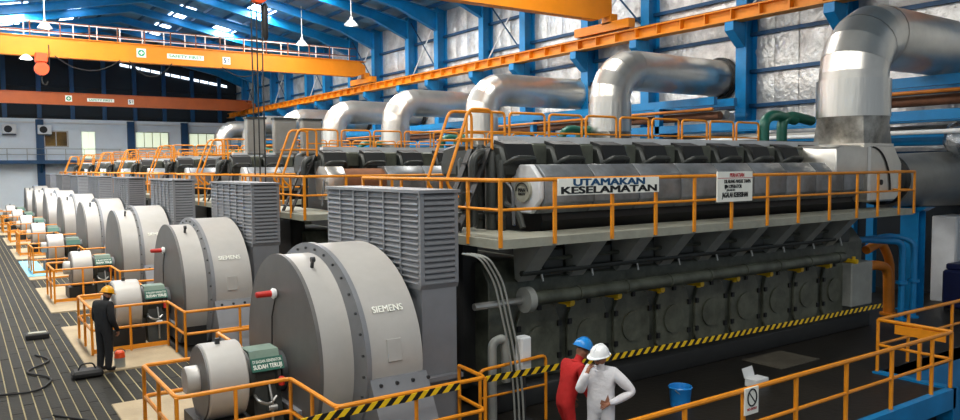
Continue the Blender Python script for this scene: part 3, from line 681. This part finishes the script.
# =================================================================== CRANES
def crane(name, label, y, m, x0, x1, z0, h, mr, signs, tz=0.):
    c = thing(name, ((x0+x1)/2, y, z0), label, 'crane', 'overhead cranes'); cx = (x0+x1)/2
    def q(mb, nm, mm, parent=c, **k):
        mb.v = [(a-cx, b, d) for a, b, d in mb.v]; return mb.build(nm, mm, parent, **k)
    for nm, dy in (('girder', 0),):
        q(MB().prism([(x0, .3), (x0+.7, .0), (x1-.8, .0), (x1, .3), (x1, h*.75), (x1-.5, h), (x0, h)], 'Y', dy-.25, dy+.25), nm, m, smooth=False)
        q(MB().box(x0, dy-.33, h, x1, dy+.33, h+.05), 'girder_flange', m)
    for x in (x0-.1, x1+.1):
        et = q(MB().box(x-.2, -1.4, tz-.42, x+.2, 2.2, tz-.02).box(x-.2, -.3, tz-.1, x+.2, .3, tz+.34), 'end_truck', m)
        for yy in (-1.1, 1.9): q(MB().cyl((x-.06, yy, tz-.3), (x+.06, yy, tz-.3), .18, n=18), 'wheel', 'rust', et)
    if mr:
        for z in (h+.45, h+1.0): q(MB().cyl((x0+.3, .3, z), (x1-.5, .3, z), .03, n=6), 'walkway_rail', mr)
        k = x0+.4
        while k < x1-.4:
            q(MB().box(k-.03, .27, h, k+.03, .33, h+1.02), 'walkway_post', mr); k += 1.55
        q(MB().box(x0+.3, .25, h-.05, x1-.5, 1.3, h), 'walkway_deck', m)
        for z in (h+.5, h+1.1): q(MB().cyl((x0+.3, 1.25, z), (x1-.5, 1.25, z), .03, n=6), 'walkway_rail', 'white_paint')
        k = x0+.9
        while k < x1-.4:
            q(MB().box(k-.03, 1.22, h, k+.03, 1.28, h+1.1), 'walkway_post', 'white_paint'); k += 1.3
    if signs:
        sx = signs
        s0 = q(MB().box(sx-.27, -.27, .32, sx+.27, -.25, .86), 'safety_sign', 'sign_white')
        q(MB().lathe([(-.285, 0), (-.285, .2), (-.27, .2), (-.27, 0)], (sx, 0, .59), 'Y', 20), 'emblem_disc', 'ink_green', s0)
        q(MB().box(sx-.04, -.295, .47, sx+.04, -.285, .71).box(sx-.12, -.295, .55, sx+.12, -.285, .63), 'emblem_cross', 'sign_white', s0)
        s1 = q(MB().box(sx+1.5, -.27, .38, sx+3.75, -.25, .68), 'safety_banner', 'sign_white')
        text('SAFETY FIRST', .26, 'ink_green', s1, (sx+2.62-cx, -.275, .53), (1, 0, 0), (0, 0, 1), .004, .004, fit=2.0)
        s2 = q(MB().box(sx+4.95, -.27, .25, sx+5.45, -.25, .72), 'capacity_sign', 'sign_white')
        text('5', .42, 'ink_blue', s2, (sx+5.1-cx, -.275, .48), (1, 0, 0), (0, 0, 1), .004, .012)
        text('T', .36, 'ink_black', s2, (sx+5.32-cx, -.275, .48), (1, 0, 0), (0, 0, 1), .004, .008, fit=.14)
    return c
XC0, XC1 = -1.3, 24.9
c1 = crane('bridge_crane', 'bright orange overhead crane with railing and safety signs, middle of three', 51.0, 'crane', XC0, XC1, 10.86, 1.1, 'rust', 9.63)
c2 = crane('bridge_crane', 'brownish orange overhead crane in shade before the far wall', 78.0, 'crane_shaded', XC0, XC1, 10.86-.75, 1.05, None, 8.5, .75)
c3 = crane('bridge_crane', 'orange overhead crane girder at the top edge, nearest of three', 25.6, 'crane', XC0, XC1, 10.86, 1.3, None, None)
# festoon cables, hook trolley and flood lamp of the middle crane
for a, b, dz in ((4.9, 8.4, .75), (8.9, 11.4, .9), (14.5, 17.2, .55)):
    MB().tube([(a+(b-a)*t/8-11.8, -.35, .05-dz*4*(t/8)*(1-t/8)) for t in range(9)], .03, 6).build('festoon_cable', 'rubber', c1)
hx, hy, hz = 4.2-11.8, -.52, -.96
hk = MB().box(hx-.32, hy-.25, hz+.55, hx+.32, hy+.26, hz+1.1).build('hoist_trolley', 'hook_red', c1, bevel=.05)
MB().lathe([(-.2, 0), (-.2, .38), (.2, .38), (.2, 0)], (hx, hy, hz+.2), 'Y', 18).build('sheave', 'hook_red', hk)
MB().tube(fillet([(hx, hy, hz-.1), (hx, hy, hz-.6), (hx+.2, hy, hz-.75), (hx+.3, hy, hz-.5)], .15), .04, 6).build('hook', 'black', hk)
MB().cyl((hx+.4, hy, hz+.3), (hx+.4, hy, hz+1.6), .03, n=6).build('pendant_rod', 'black', hk)
fl_ = thing('flood_lamp', (3.45, 50.5, 10.6), 'small glowing white lamp under the left part of the middle crane', 'lamp')
MB().lathe([(.28, .06), (.2, .2), (0, .36), (0, .3), (.05, .2)], (0, 0, 0), 'Z', 16).build('shade', 'white_paint', fl_)
MB().lathe([(.0, 0), (.0, .28), (.05, .28), (.05, 0)], (0, 0, 0), 'Z', 16).build('bulb', 'lamp_glow', fl_)
# hoist ropes hanging from the near crane
hb = thing('hoist_rope_set', (8.4, 25.0, 2.4), 'dark hoist ropes with black pendant and red block hanging from near crane', 'hoist')
for dx in (-.25, -.08, .1): MB().cyl((dx, 0, 0), (dx, 0, 8.6), .022, n=6).build('rope', 'black', hb)
MB().lathe([(0, 0), (0, .05), (.1, .09), (1.1, .1), (1.2, .05), (1.2, 0)], (.22, 0, 6.15), 'Z', 12).build('pendant_control', 'black', hb)
MB().lathe([(-.15, 0), (-.15, .28), (.15, .28), (.15, 0)], (.0, 0, 7.6), 'Y', 16).build('rope_block', 'hook_red', hb)
MB().cyl((.22, 0, 7.3), (.22, 0, 8.5), .015, n=6).build('pendant_cable', 'black', hb)

# =================================================================== PENDANT LAMPS
def lamp(x, y, z, label):
    l = thing('pendant_lamp', (x, y, z), label, 'lamp', 'bell-shaped pendant lamps under the roof')
    MB().cyl((0, 0, .45), (0, 0, roofz(x)-z-.05), .03, n=6).build('rod', 'white_paint', l)
    MB().lathe([(.5, 0), (.5, .08), (.35, .1), (.25, .22), (0, .42), (-.02, .42), (.02, .36), (.22, .18)], (0, 0, 0), 'Z', 20).build('shade', 'white_paint', l)
    MB().lathe([(-.05, 0), (-.02, .1), (.08, .14), (.18, .08), (.18, 0)], (0, 0, 0), 'Z', 12).build('bulb', 'lamp_glow', l)
lamp(20, 42.6, 12.9, 'white pendant lamp in front of blue rafters, nearer of the right pair')
lamp(20, 50.6, 12.8, 'white pendant lamp just above the middle crane railing at right')
lamp(4.7, 53.3, 12.9, 'white pendant lamp above the middle crane railing at left')
lamp(20, 33.6, 13.5, 'white pendant lamp at the top edge by the near crane girder')


# =================================================================== HAZARD TAPE, NEAR RAILINGS, SIGNS
def tape(x0, x1, y, za, zb_, label, n=14, sag=.03):
    P = []; hh = .1
    for k in range(n+1):
        t = k/n; z = za+(zb_-za)*t-sag*4*t*(1-t); yy = y+.012*math.sin(k*1.7)
        for dy, dz in ((-.006, 0), (.006, 0), (.006, hh), (-.006, hh)): P.append((x0+(x1-x0)*t-x0, yy+dy-y, z+dz-za))
    fs = [(4*k+a, 4*k+(a+1) % 4, 4*k+4+(a+1) % 4, 4*k+4+a) for k in range(n) for a in range(4)]+[(0, 1, 2, 3), tuple(4*n+i for i in range(4))]
    o = MB().add(P, fs).build('hazard_tape', 'tape'); o.location = (x0, y, za); return tag(o, label, 'tape', 'yellow and black barrier tapes')
tape(2.9, 5.95, 9.2, .96, 1.02, 'yellow and black striped tape along the rail before the nearest generator', sag=.01)
tape(6.5, 18.1, 9.3, 1.0, .84, 'yellow and black striped tape stretched in front of the nearest engine')
nr = thing('guard_rail', (10.9, 6.65, 0.04), 'yellow-orange guard rail along the blue floor edge in the foreground', 'guard rail')
def rr(pts, z, r): return MB().tube(fillet([(a-10.9, b-6.65, z-.04) for a, b in pts], .05, 2), r, 8)
path = [(5.2, 6.55), (15.33, 6.55), (15.36, 7.96), (24.5, 7.96)]
rr(path, 1.1, .038).build('rail', 'rail', nr); rr(path, .58, .03).build('rail', 'rail', nr)
for x in (5.2, 6.5, 7.78, 9.02, 10.3, 11.69, 13.12, 14.56, 15.31): MB().cyl((x-10.9, -.1, 0), (x-10.9, -.1, 1.06), .036, n=10).build('post', 'rail', nr)
for x in (15.36, 16.6, 18.6, 20.6, 22.6): MB().cyl((x-10.9, 1.31, 0), (x-10.9, 1.31, 1.06), .034, n=10).build('post', 'rail', nr)
MB().box(15.3-10.9, .0, .84, 15.33-10.9, .95, 1.02).build('rail_board', 'rail', nr)
MB().box(15.31-10.9, .45, 0, 15.37-10.9, .51, 1.06).build('post', 'rail', nr)
sg_ = thing('safety_sign', (9.12, 6.49, .95), 'small white no-entry sign with crossed circle on foreground rail', 'sign')
MB().box(-.15, -.012, -.19, .15, .012, .19).build('board', 'sign_white', sg_)
MB().tube([(.1*math.cos(k*math.pi/12), -.016, .05+.12*math.sin(k*math.pi/12)) for k in range(25)], .012, 6).build('symbol_ring', 'ink_black', sg_)
MB().bar((-.07, -.016, .13), (.07, -.016, -.03), .012, .016, (0, -1, 0)).build('symbol_bar', 'ink_black', sg_)
text('NO ENTRY', .05, 'ink_red', sg_, (0, -.015, -.115), (1, 0, 0), (0, 0, 1), .002, .001, fit=.22)
b1 = thing('banner_sign', (9.37, 9.555, 3.94), 'wide white banner with two lines of capitals on the gallery rail', 'sign')
MB().box(-1.21, -.012, -.14, 1.21, .012, .14).build('board', 'sign_white', b1)
text('UTAMAKAN', .165, 'ink_blue', b1, (-.02, -.016, .065), (1, 0, 0), (0, 0, 1), .003, .006, fit=1.72)
text('KESELAMATAN', .165, 'ink_black', b1, (.0, -.016, -.065), (1, 0, 0), (0, 0, 1), .003, .006, fit=2.3)
b2 = thing('notice_sign', (12.8, 9.555, 3.85), 'square white notice with small red heading on the gallery rail', 'sign')
MB().box(-.555, -.012, -.3, .555, .012, .3).build('board', 'sign_white', b2)
MB().box(-.55, -.015, .165, .55, -.012, .175).build('rule_line', 'ink_red', b2)
text('PERHATIAN', .11, 'ink_red', b2, (.05, -.016, .225), (1, 0, 0), (0, 0, 1), .003, .002, fit=.45)
text('DILARANG MASUK TANPA', .1, 'ink_black', b2, (.07, -.016, .1), (1, 0, 0), (0, 0, 1), .003, .003, fit=.84)
text('IJIN OPERATOR', .1, 'ink_black', b2, (-.07, -.016, -.0), (1, 0, 0), (0, 0, 1), .003, .003, fit=.54)
text('JAGALAH', .06, 'ink_black', b2, (-.14, -.016, -.07), (1, 0, 0), (0, 0, 1), .003, .001, fit=.26)
text('JAGALAH KEBERSIHAN', .14, 'ink_black', b2, (0, -.016, -.17), (1, 0, 0), (0, 0, 1), .003, .005, fit=.82)

# =================================================================== SMALLER EQUIPMENT AROUND THE NEAR ENGINE
cb = thing('cable_bundle', (7.0, 9.5, 0), 'bundle of three pale hoses drooping from gallery corner to floor', 'hose')
for k in range(3):
    dx, dy = .05*(k-1), -.05*(k-1)
    MB().tube(fillet([(-.5+dx, .3+dy, 2.93), (-.38+dx, dy, 2.9), (-.1+dx, dy, 2.5), (.04+dx, dy, 1.94), (.19+dx, dy, 1.36), (.27+dx, dy, .7), (.3+dx, dy, .02)], .3, 4), .017, 8).build('hose', 'engine_grey', cb)
fb = thing('filter_housing', (7.7, 9.9, 0), 'white canister on a thin stand beside the pale hoses', 'filter')
MB().box(-.12, -.1, .82, .1, .1, 1.45).build('canister', 'white_paint', fb, bevel=.03)
MB().cyl((0, 0, 0), (0, 0, .82), .03, n=8).build('stand', 'dark_steel', fb); MB().box(-.12, -.12, 0, .12, .12, .03).build('foot', 'dark_steel', fb)
ep = thing('vent_pipe', (7.1, 10.0, 0), 'grey gooseneck vent pipe standing behind the pale hoses', 'pipe')
MB().tube(fillet([(.02, 0, .03), (.02, 0, 1.4), (.28, 0, 1.45), (.3, 0, .7)], .16, 6), .075, 12).build('gooseneck', 'engine_grey', ep)
MB().cyl((.02, 0, 0), (.02, 0, .05), .14, n=16).build('floor_flange', 'dark_steel', ep)
hr = thing('hand_rail', (7.6, 9.75, 0), 'low orange hand rail hoop beside the white canister', 'hand rail')
MB().tube(fillet([(-.9, 0, 0), (-.9, 0, 1.05), (.45, 0, 1.1), (.45, 0, 0)], .1), .028, 8).build('hoop', 'rail', hr)
MB().cyl((-.9, 0, .6), (.45, 0, .6), .02, n=6).build('cross_bar', 'rail', hr)
bd = thing('pail', (10.45, 8.9, 0), 'round blue pail on the dark floor before the engine', 'pail')
MB().lathe([(0, 0), (0, .17), (.32, .2), (.34, .215), (.36, .2), (.32, .185), (.05, .15), (.05, 0)], (0, 0, 0), 'Z', 24).build('body', 'helmet_blue', bd)
MB().tube([(.2*math.cos(a/8*math.pi), -.05-.1*math.sin(a/8*math.pi), .33-.1*math.sin(a/8*math.pi)) for a in range(9)], .008, 6).build('handle', 'steel', bd)
wb = thing('carton', (12.6, 8.85, 0), 'small open white carton lying on the dark floor', 'carton')
MB().box(-.2, -.13, 0, .2, .13, .16).build('tray', 'white_paint', wb, bevel=.01)
MB().obox((-.05, .16, .24), (.18, .02, 0), (0, .03, .09), (0, .008, -.003)).build('flap', 'white_paint', wb)
tag(MB().box(14.0, 9.25, 0, 15.4, 10.2, .015).build('floor_plate', 'plate_dull'), 'pale steel plate lying on the dark floor before the engine', 'plate')
# boxes on the third engine
for x0, x1, lb in ((8.8, 9.5, 'leftmost'), (9.85, 10.7, 'middle'), (10.95, 11.7, 'rightmost')):
    bx = thing('metal_box', ((x0+x1)/2, 27.95, 4.8), lb+' of three tall grey metal boxes standing on the third engine', 'box', 'tall grey boxes on the third engine')
    h = (x1-x0)/2
    MB().box(-h, -.17, 0, h, .17, 1.35).build('case', 'cladding_dull', bx, bevel=.03)
    MB().box(-h-.03, -.2, 1.3, h+.03, .2, 1.38).build('lid', 'engine_dark', bx)
    MB().box(-h+.08, -.185, .15, h-.08, -.17, 1.2).build('door', 'cladding_dull', bx, bevel=.005)
# pipe rack along the foil wall
pk = thing('pipe_rack', (24.4, 40, 0), 'long blue pipe rack carrying pipes along the foil wall behind the engines', 'pipe rack')
def kb(mb, nm, m, **k):
    mb.v = [(x-24.4, y-40, z) for x, y, z in mb.v]; return mb.build(nm, m, pk, **k)
for x in (23.7, 24.9):
    for ya, yb in ((9.6, 13.4), (18.6, 84)): kb(MB().box(x-.1, ya, 6.55, x+.1, yb, 6.85), 'rack_beam', 'blue')
    kb(MB().box(x-.12, 9.6, 5.55, x+.12, 84, 5.85), 'rack_beam', 'blue')
for x, z, r_, m in ((23.55, 6.38, .06, 'orange_pipe'), (24.0, 6.15, .16, 'rust'), (24.4, 6.2, .18, 'cladding_dull'), (23.6, 5.2, .07, 'white_paint'), (24.2, 5.0, .2, 'blue'), (24.7, 5.25, .2, 'cladding_dull')):
    for ya, yb in (((9.7, 13.4), (18.6, 84)) if z > 6 else ((9.7, 84),)): kb(MB().cyl((x, ya, z), (x, yb, z), r_, n=12), 'rack_pipe', m)
for y in [13.2+8.2*k for k in range(9)]:
    for x in (23.7, 24.9): kb(MB().box(x-.12, y-.12, 0, x+.12, y+.12, 7.4 if False else 6.55), 'rack_post', 'blue')
    for z in (4.45, 5.5, 6.5): kb(MB().box(23.6, y-.08, z-.06, 25.0, y+.08, z+.06), 'rack_crosspiece', 'blue_dark')
# right-hand auxiliaries
cc = thing('control_cabinet', (25.3, 10.9, 0), 'pale grey control cabinet behind navy box at right edge', 'cabinet')
MB().box(-.55, -.35, 0, .75, .35, 2.65).build('case', 'pale_and_lit_paint', cc, bevel=.03)
MB().box(-.5, -.37, .9, .08, -.35, 2.58).build('door', 'pale_and_lit_paint', cc, bevel=.01); MB().box(.12, -.37, .9, .7, -.35, 2.58).build('door', 'pale_and_lit_paint', cc, bevel=.01)
MB().cyl((-.2, -.4, 2.2), (-.2, -.37, 2.2), .12, n=18).build('dial', 'black', cc)
nv = thing('pump_housing', (24.3, 9.9, 0), 'dark navy blue machine housing in front of the pale cabinet', 'machine')
MB().box(-.95, -.5, .1, .95, .4, 1.2).build('case', 'navy', nv, bevel=.06)
MB().box(-.85, -.45, 1.2, .6, .35, 1.38).build('lid', 'navy', nv, bevel=.04)
for x in (-.55, .05): MB().box(x-.22, -.53, .25, x+.25, -.5, 1.05).build('panel', 'navy', nv, bevel=.01)
MB().box(-.9, -.45, 0, .9, .35, .1).build('skid', 'black', nv)
bc = thing('support_post', (22.85, 10.9, 0), 'blue steel post holding up the grey intake duct', 'post')
MB().box(-.22, -.25, .03, -.18, .25, 2.9).box(-.18, -.03, .03, .18, .03, 2.9).box(.18, -.25, .03, .22, .25, 2.9).build('h_section', 'blue', bc)
MB().box(-.3, -.3, 0, .3, .3, .03).build('foot_plate', 'blue', bc)
MB().prism([(-.3, 2.9), (.3, 2.9), (.5, 3.02), (-.5, 3.02)], 'X', -.25, .25).build('saddle', 'blue', bc)
for x, lb in ((21.05, 'left'), (21.7, 'right')):
    p = thing('water_pipe', (x, 10.3, 0), lb+' one of two upright blue water pipes at the engine end', 'pipe', 'upright blue pipes at the engine end')
    MB().tube(fillet([(0, 0, .04), (0, 0, 2.15), (-1.2 if lb == 'left' else -.2, .5, 2.25), (-2.6, .6, 2.2)], .25, 5), .085, 12).build('pipe_run', 'blue', p)
    MB().cyl((0, 0, 0), (0, 0, .05), .16, n=16).build('flange', 'blue', p); MB().cyl((0, 0, 1.0), (0, 0, 1.08), .15, n=16).build('flange', 'blue', p)
op = thing('fuel_pipe', (20.9, 10.9, 0), 'bent orange pipe behind the upright blue water pipes', 'pipe')
MB().tube(fillet([(-1.2, 0, 1.35), (-.2, 0, 1.5), (.6, 0, 1.35), (.65, 0, .04)], .3, 5), .13, 12).build('pipe_run', 'orange_pipe', op)
MB().tube(fillet([(-.4, .1, 1.9), (.4, .1, 2.1), (.9, .1, 1.5), (.95, .1, .04)], .3, 5), .12, 12).build('pipe_run', 'orange_pipe', op)
MB().cyl((.65, 0, 0), (.65, 0, .06), .22, n=16).build('flange', 'orange_pipe', op)
fo = MB()
bmv = bmesh.new(); bmesh.ops.create_icosphere(bmv, subdivisions=3, radius=.42)
for v in bmv.verts: v.co *= 1+.16*math.sin(v.co.x*17+2)*math.sin(v.co.y*19)*math.sin(v.co.z*15+1); v.co.z *= 1.2
me = bpy.data.meshes.new('wrapped_valve'); bmv.to_mesh(me); bmv.free(); me.shade_smooth(); me.materials.append(M['silver_foil'])
tag(link('wrapped_valve', me, None, (24.2, 10.3, 5.0)), 'foil-wrapped valve under the blue rack beam at the right edge', 'valve')
# floor items on the left
pc = thing('paint_can', (2.72, 17.72, .03), 'small grey can with red top beside the worker in black', 'can')
MB().lathe([(0, 0), (0, .11), (.2, .11), (.2, 0)], (0, 0, 0), 'Z', 18).build('body', 'engine_grey', pc)
MB().lathe([(.2, 0), (.2, .112), (.31, .1), (.34, .07), (.34, 0)], (0, 0, 0), 'Z', 18).build('red_top', 'hook_red', pc)
MB().tube([(.11*math.cos(a/6*math.pi), -.02, .3+.09*math.sin(a/6*math.pi)) for a in range(7)], .008, 6).build('handle', 'dark_steel', pc)
tb2 = thing('tool_bag', (2.05, 17.35, 0), 'low black tool bag at the feet of the worker in black', 'bag')
MB().box(-.3, -.2, 0, .28, .2, .16).build('body', 'rubber', tb2, bevel=.05)
MB().tube(fillet([(-.18, 0, .14), (-.12, 0, .28), (.1, 0, .28), (.16, 0, .14)], .06), .016, 6).build('handle', 'rubber', tb2)
wk = thing('floor_block', (1.5, 22.1, 0), 'small dark block lying alone on the planked floor', 'block')
MB().box(-.26, -.16, 0, .26, .16, .13).build('body', 'rubber', wk, bevel=.02); MB().box(-.2, -.1, .13, .2, .1, .16).build('pad', 'deck', wk)
tag(MB().tube(fillet([(-.6, 15.6, .03), (.2, 16.9, .03), (1.1, 16.6, .03), (1.5, 17.6, .03), (.9, 18.4, .03), (1.6, 19.2, .03), (1.3, 20.0, .03)], .5, 6), .022, 8).build('floor_hose', 'rubber'), 'black hose snaking over the planked floor at left', 'hose')
tag(MB().tube(fillet([(1.2, 14.9, .02), (1.9, 13.9, .02), (1.5, 12.9, .02), (.9, 12.6, .02), (1.3, 11.6, .02)], .4, 6), .02, 8).build('floor_cable', 'rubber'), 'thin black cable lying on planks beside the nearest pad', 'cable')
tag(MB().box(2.14, 34.8, .03, 2.85, 40.8, .05).build('blue_mat', 'blue_mat'), 'light blue sheet spread on the floor edge by the fourth generator', 'sheet')

# =================================================================== PEOPLE
def person(loc, facing, label, cloth, helmet, J, ht=1.0, brim=1.0, fat=1.0):
    V, Rr, E, Lb = [], [], [], []
    def v(p, r, lab, link_to=None):
        k = fat if lab == 0 else 1
        V.append(Vector(p)*ht); Rr.append((r[0]*k, r[1]*k) if isinstance(r, tuple) else (r*k, r*k)); Lb.append(lab)
        if link_to is not None: E.append((link_to, len(V)-1))
        return len(V)-1
    pel = v(J['pelvis'], (.185, .15), 0)
    P, C, N = Vector(J['pelvis']), Vector(J['chest']), Vector(J['neck'])
    wa = v(P.lerp(C, .5), (.185, .145), 0, pel); ch = v(C, (.215, .155), 0, wa); nk0 = v(C.lerp(N, .6), (.11, .09), 0, ch)
    nk = v(N, .056, 1, nk0); H = Vector(J['head']); hd = (H-N).normalized(); fwd = Vector(J.get('look', (0, 1, 0))).normalized(); fwd = (fwd-hd*fwd.dot(hd)).normalized()
    jaw = v(N+hd*.07+fwd*.02, (.062, .072), 1, nk); mid = v(N+hd*.13+fwd*.025, (.074, .09), 1, jaw); sk = v(N+hd*.2+fwd*.015, (.07, .085), 1, mid)
    v(N+hd*.115+fwd*.122, .014, 1, mid)                                   # nose
    sdv = fwd.cross(hd)
    for s_ in (-1, 1): v(N+hd*.12+sdv*s_*.09, .016, 1, mid)              # ears
    for sd in ('l', 'r'):
        sh = v(J['sh_'+sd], .096, 0, ch); el = v(J['el_'+sd], .072, 0, sh); wr = v(J['wr_'+sd], .05, 0, el)
        W = Vector(J['wr_'+sd]); hv = Vector(J['hand_'+sd]).normalized(); pn = Vector(J['palm_'+sd]).normalized(); ac = hv.cross(pn).normalized()
        p0 = v(W+hv*.03, (.03, .024), 1, wr); p1 = v(W+hv*.085, (.038, .02), 1, p0)
        for k, ln in enumerate((.068, .078, .072, .056)):
            o = ac*(.03-.02*k); b = W+hv*.09+o
            f1 = v(b+hv*ln*.45+pn*.008, .0095, 1, p1); f2 = v(b+hv*ln*.8+pn*.03, .0085, 1, f1); v(b+hv*ln*.95+pn*.052, .0075, 1, f2)
        sgn = J.get('thumb_'+sd, 1)
        t1 = v(W+hv*.05+ac*.045*sgn+pn*.012, .011, 1, p0); v(W+hv*.09+ac*.056*sgn+pn*.03, .009, 1, t1)
        hp = v(J['hip_'+sd], .115, 0, pel); kn = v(J['kn_'+sd], .09, 0, hp); an = v(J['an_'+sd], .07, 0, kn)
        A = Vector(J['an_'+sd]); td = Vector(J.get('toe_'+sd, (0, 1, 0)))
        an2 = v(A+Vector((0, 0, -.045)), .05, 2, an); v(A+td*.09+Vector((0, 0, -.05)), (.045, .04), 2, an2); v(A+td*.19+Vector((0, 0, -.06)), (.042, .028), 2, len(V)-1)
    me = bpy.data.meshes.new('body_skel'); me.from_pydata([tuple(p) for p in V], E, [])
    ob = bpy.data.objects.new('body_skel', me); COL.objects.link(ob)
    md = ob.modifiers.new('s', 'SKIN'); md.use_smooth_shade = True
    for k, sv in enumerate(me.skin_vertices[0].data): sv.radius = (Rr[k][0]*ht, Rr[k][1]*ht); sv.use_root = (k == 0)
    m2 = ob.modifiers.new('d', 'SUBSURF'); m2.levels = 2; m2.render_levels = 2
    bm3 = bpy.data.meshes.new_from_object(ob.evaluated_get(bpy.context.evaluated_depsgraph_get())); bpy.data.objects.remove(ob)
    bm3.materials.clear()
    for m in (cloth, 'skin', 'boot'): bm3.materials.append(M[m])
    for f in bm3.polygons:
        c = f.center; best, bl = 9, 0
        for a, b in E:
            pa, pb = V[a], V[b]; d = pb-pa; t = max(0, min(1, (c-pa).dot(d)/max(d.length_squared, 1e-9))); dist = (c-pa-d*t).length-max(Rr[a][0], Rr[b][0])*.8
            if dist < best: best, bl = dist, Lb[b] if (Lb[a] == Lb[b] or t > .5) else Lb[a]
        f.material_index = bl
    lo = min(v_.co.z for v_ in bm3.vertices)
    rz = math.atan2(-facing[0], facing[1])
    t = thing('person', (loc[0], loc[1], loc[2]-lo), label, 'person'); t.rotation_euler = (0, 0, rz)
    bm3.shade_smooth(); link('body', bm3, t)
    # helmet with brim
    up_ = hd; ct = (N+hd*.198+fwd*.012)*ht; q = Matrix((sdv, fwd, up_)).transposed().to_4x4(); q.translation = ct
    hm = MB(); prof = [(-.012, .135), (.02, .132), (.06, .12), (.1, .09), (.125, .05), (.132, .0)]
    hm.lathe([(z_, r_*ht) for z_, r_ in prof], (0, 0, 0), 'Z', 24)
    hm.v = [tuple(q @ Vector((x*.92, y*1.1, z))) for x, y, z in hm.v]
    ho_ = hm.build('helmet', helmet, t)
    bm4 = MB(); ring_o = [(.155*math.sin(a)*(.92), (.16+.06*max(0, math.cos(a))*brim)*math.cos(a)*1.05) for a in [k*math.pi/14 for k in range(28)]]
    bm4.prism(ring_o, 'Z', -.022, -.012); bm4.v = [tuple(q @ Vector(p)) for p in bm4.v]; bm4.build('brim', helmet, ho_)
    rg = MB().tube([(0, .138*math.cos(a)*1.02, .02+.114*math.sin(a)) for a in [math.pi*(.12+.76*k/10) for k in range(11)]], .012, 8); rg.v = [tuple(q @ Vector(p)) for p in rg.v]; rg.build('ridge', helmet, ho_)
    st = MB().lathe([(-.024, .125), (-.012, .132)], (0, 0, 0), 'Z', 20); st.v = [tuple(q @ Vector((x*.9, y*1.02, z))) for x, y, z in st.v]; st.build('headband', 'black', ho_)
    hr_ = MB().lathe([(-.06, .075), (-.05, .086), (-.005, .092)], (0, -.012, 0), 'Z', 18); hr_.v = [tuple(q @ Vector((x, y, z))) for x, y, z in hr_.v if True]
    hr_.build('hair', 'hair', t) if False else None
    for s_ in (-1, 1):
        c = (N+hd*.135+fwd*.108+sdv*s_*.033)*ht; MB().obox(c, sdv*.013, hd*.006, fwd*.004).build('eye', 'black', t)
    c = (N+hd*.072+fwd*.096)*ht; MB().obox(c, sdv*.022, hd*.005, fwd*.004).build('mouth', 'hair', t)
    # collar and belt
    cl = MB().tube([(N*ht)+(-hd*.035+sdv*.078*math.sin(a)+fwd*(.075*math.cos(a)+.0))*ht for a in [k*math.pi/8 for k in range(15)]], .02, 8); cl.build('collar', cloth, t)
    return t
base = dict(pelvis=(0, 0, .95), chest=(0, 0, 1.32), neck=(0, .015, 1.5), head=(0, .03, 1.68),
            sh_l=(-.185, 0, 1.43), sh_r=(.185, 0, 1.43), el_l=(-.25, -.03, 1.13), el_r=(.25, -.03, 1.13), wr_l=(-.25, .05, .87), wr_r=(.25, .05, .87),
            hand_l=(0, .25, -1), hand_r=(0, .25, -1), palm_l=(1, 0, 0), palm_r=(-1, 0, 0), thumb_l=-1, thumb_r=1,
            hip_l=(-.095, 0, .9), hip_r=(.095, 0, .9), kn_l=(-.105, .02, .5), kn_r=(.105, .02, .5), an_l=(-.11, -.02, .1), an_r=(.11, -.02, .1))
Jw = dict(base, neck=(0, .02, 1.49), head=(0, .04, 1.67), look=(.25, 1, -.05),
          el_l=(-.42, -.1, 1.18), wr_l=(-.2, .1, 1.06), hand_l=(.8, .5, -.3), palm_l=(.4, -.5, -.6),
          el_r=(.24, .2, 1.17), wr_r=(.11, .26, 1.42), hand_r=(-.25, -.25, 1), palm_r=(-.5, -.7, 0))
person((7.2, 7.52, 0), (-.9, -.43), 'man in white coverall and white helmet, hand raised to his face', 'cloth_white', 'helmet_white', Jw, 1.02)
Jr = dict(base, pelvis=(0, -.08, .93), chest=(0, .08, 1.29), neck=(.0, .16, 1.45), head=(.0, .23, 1.61), look=(0, 1, -.35),
          sh_l=(-.18, .08, 1.38), sh_r=(.18, .08, 1.38), el_l=(-.25, .1, 1.1), el_r=(.25, .1, 1.1), wr_l=(-.22, .22, .86), wr_r=(.22, .26, .87),
          hip_l=(-.095, -.08, .88), hip_r=(.095, -.08, .88), kn_l=(-.1, .08, .5), kn_r=(.1, -.02, .49), an_l=(-.1, .12, .1), an_r=(.1, -.16, .1))
person((7.12, 8.1, 0), (.98, -.1), 'man in red coverall and blue helmet, turned away and leaning forward', 'cloth_red', 'helmet_blue', Jr, 1.03, fat=.84)
Jb = dict(base, chest=(0, .03, 1.31), neck=(0, .07, 1.48), head=(0, .12, 1.65), look=(0, 1, -.3), el_l=(-.25, .02, 1.12), wr_l=(-.2, .16, .9), wr_r=(.22, .14, .88))
person((2.4, 17.5, 0.03), (.8, .6), 'worker in black clothes and dark yellow helmet standing by the second generator', 'cloth_black', 'helmet_yellow', Jb, 1.0)
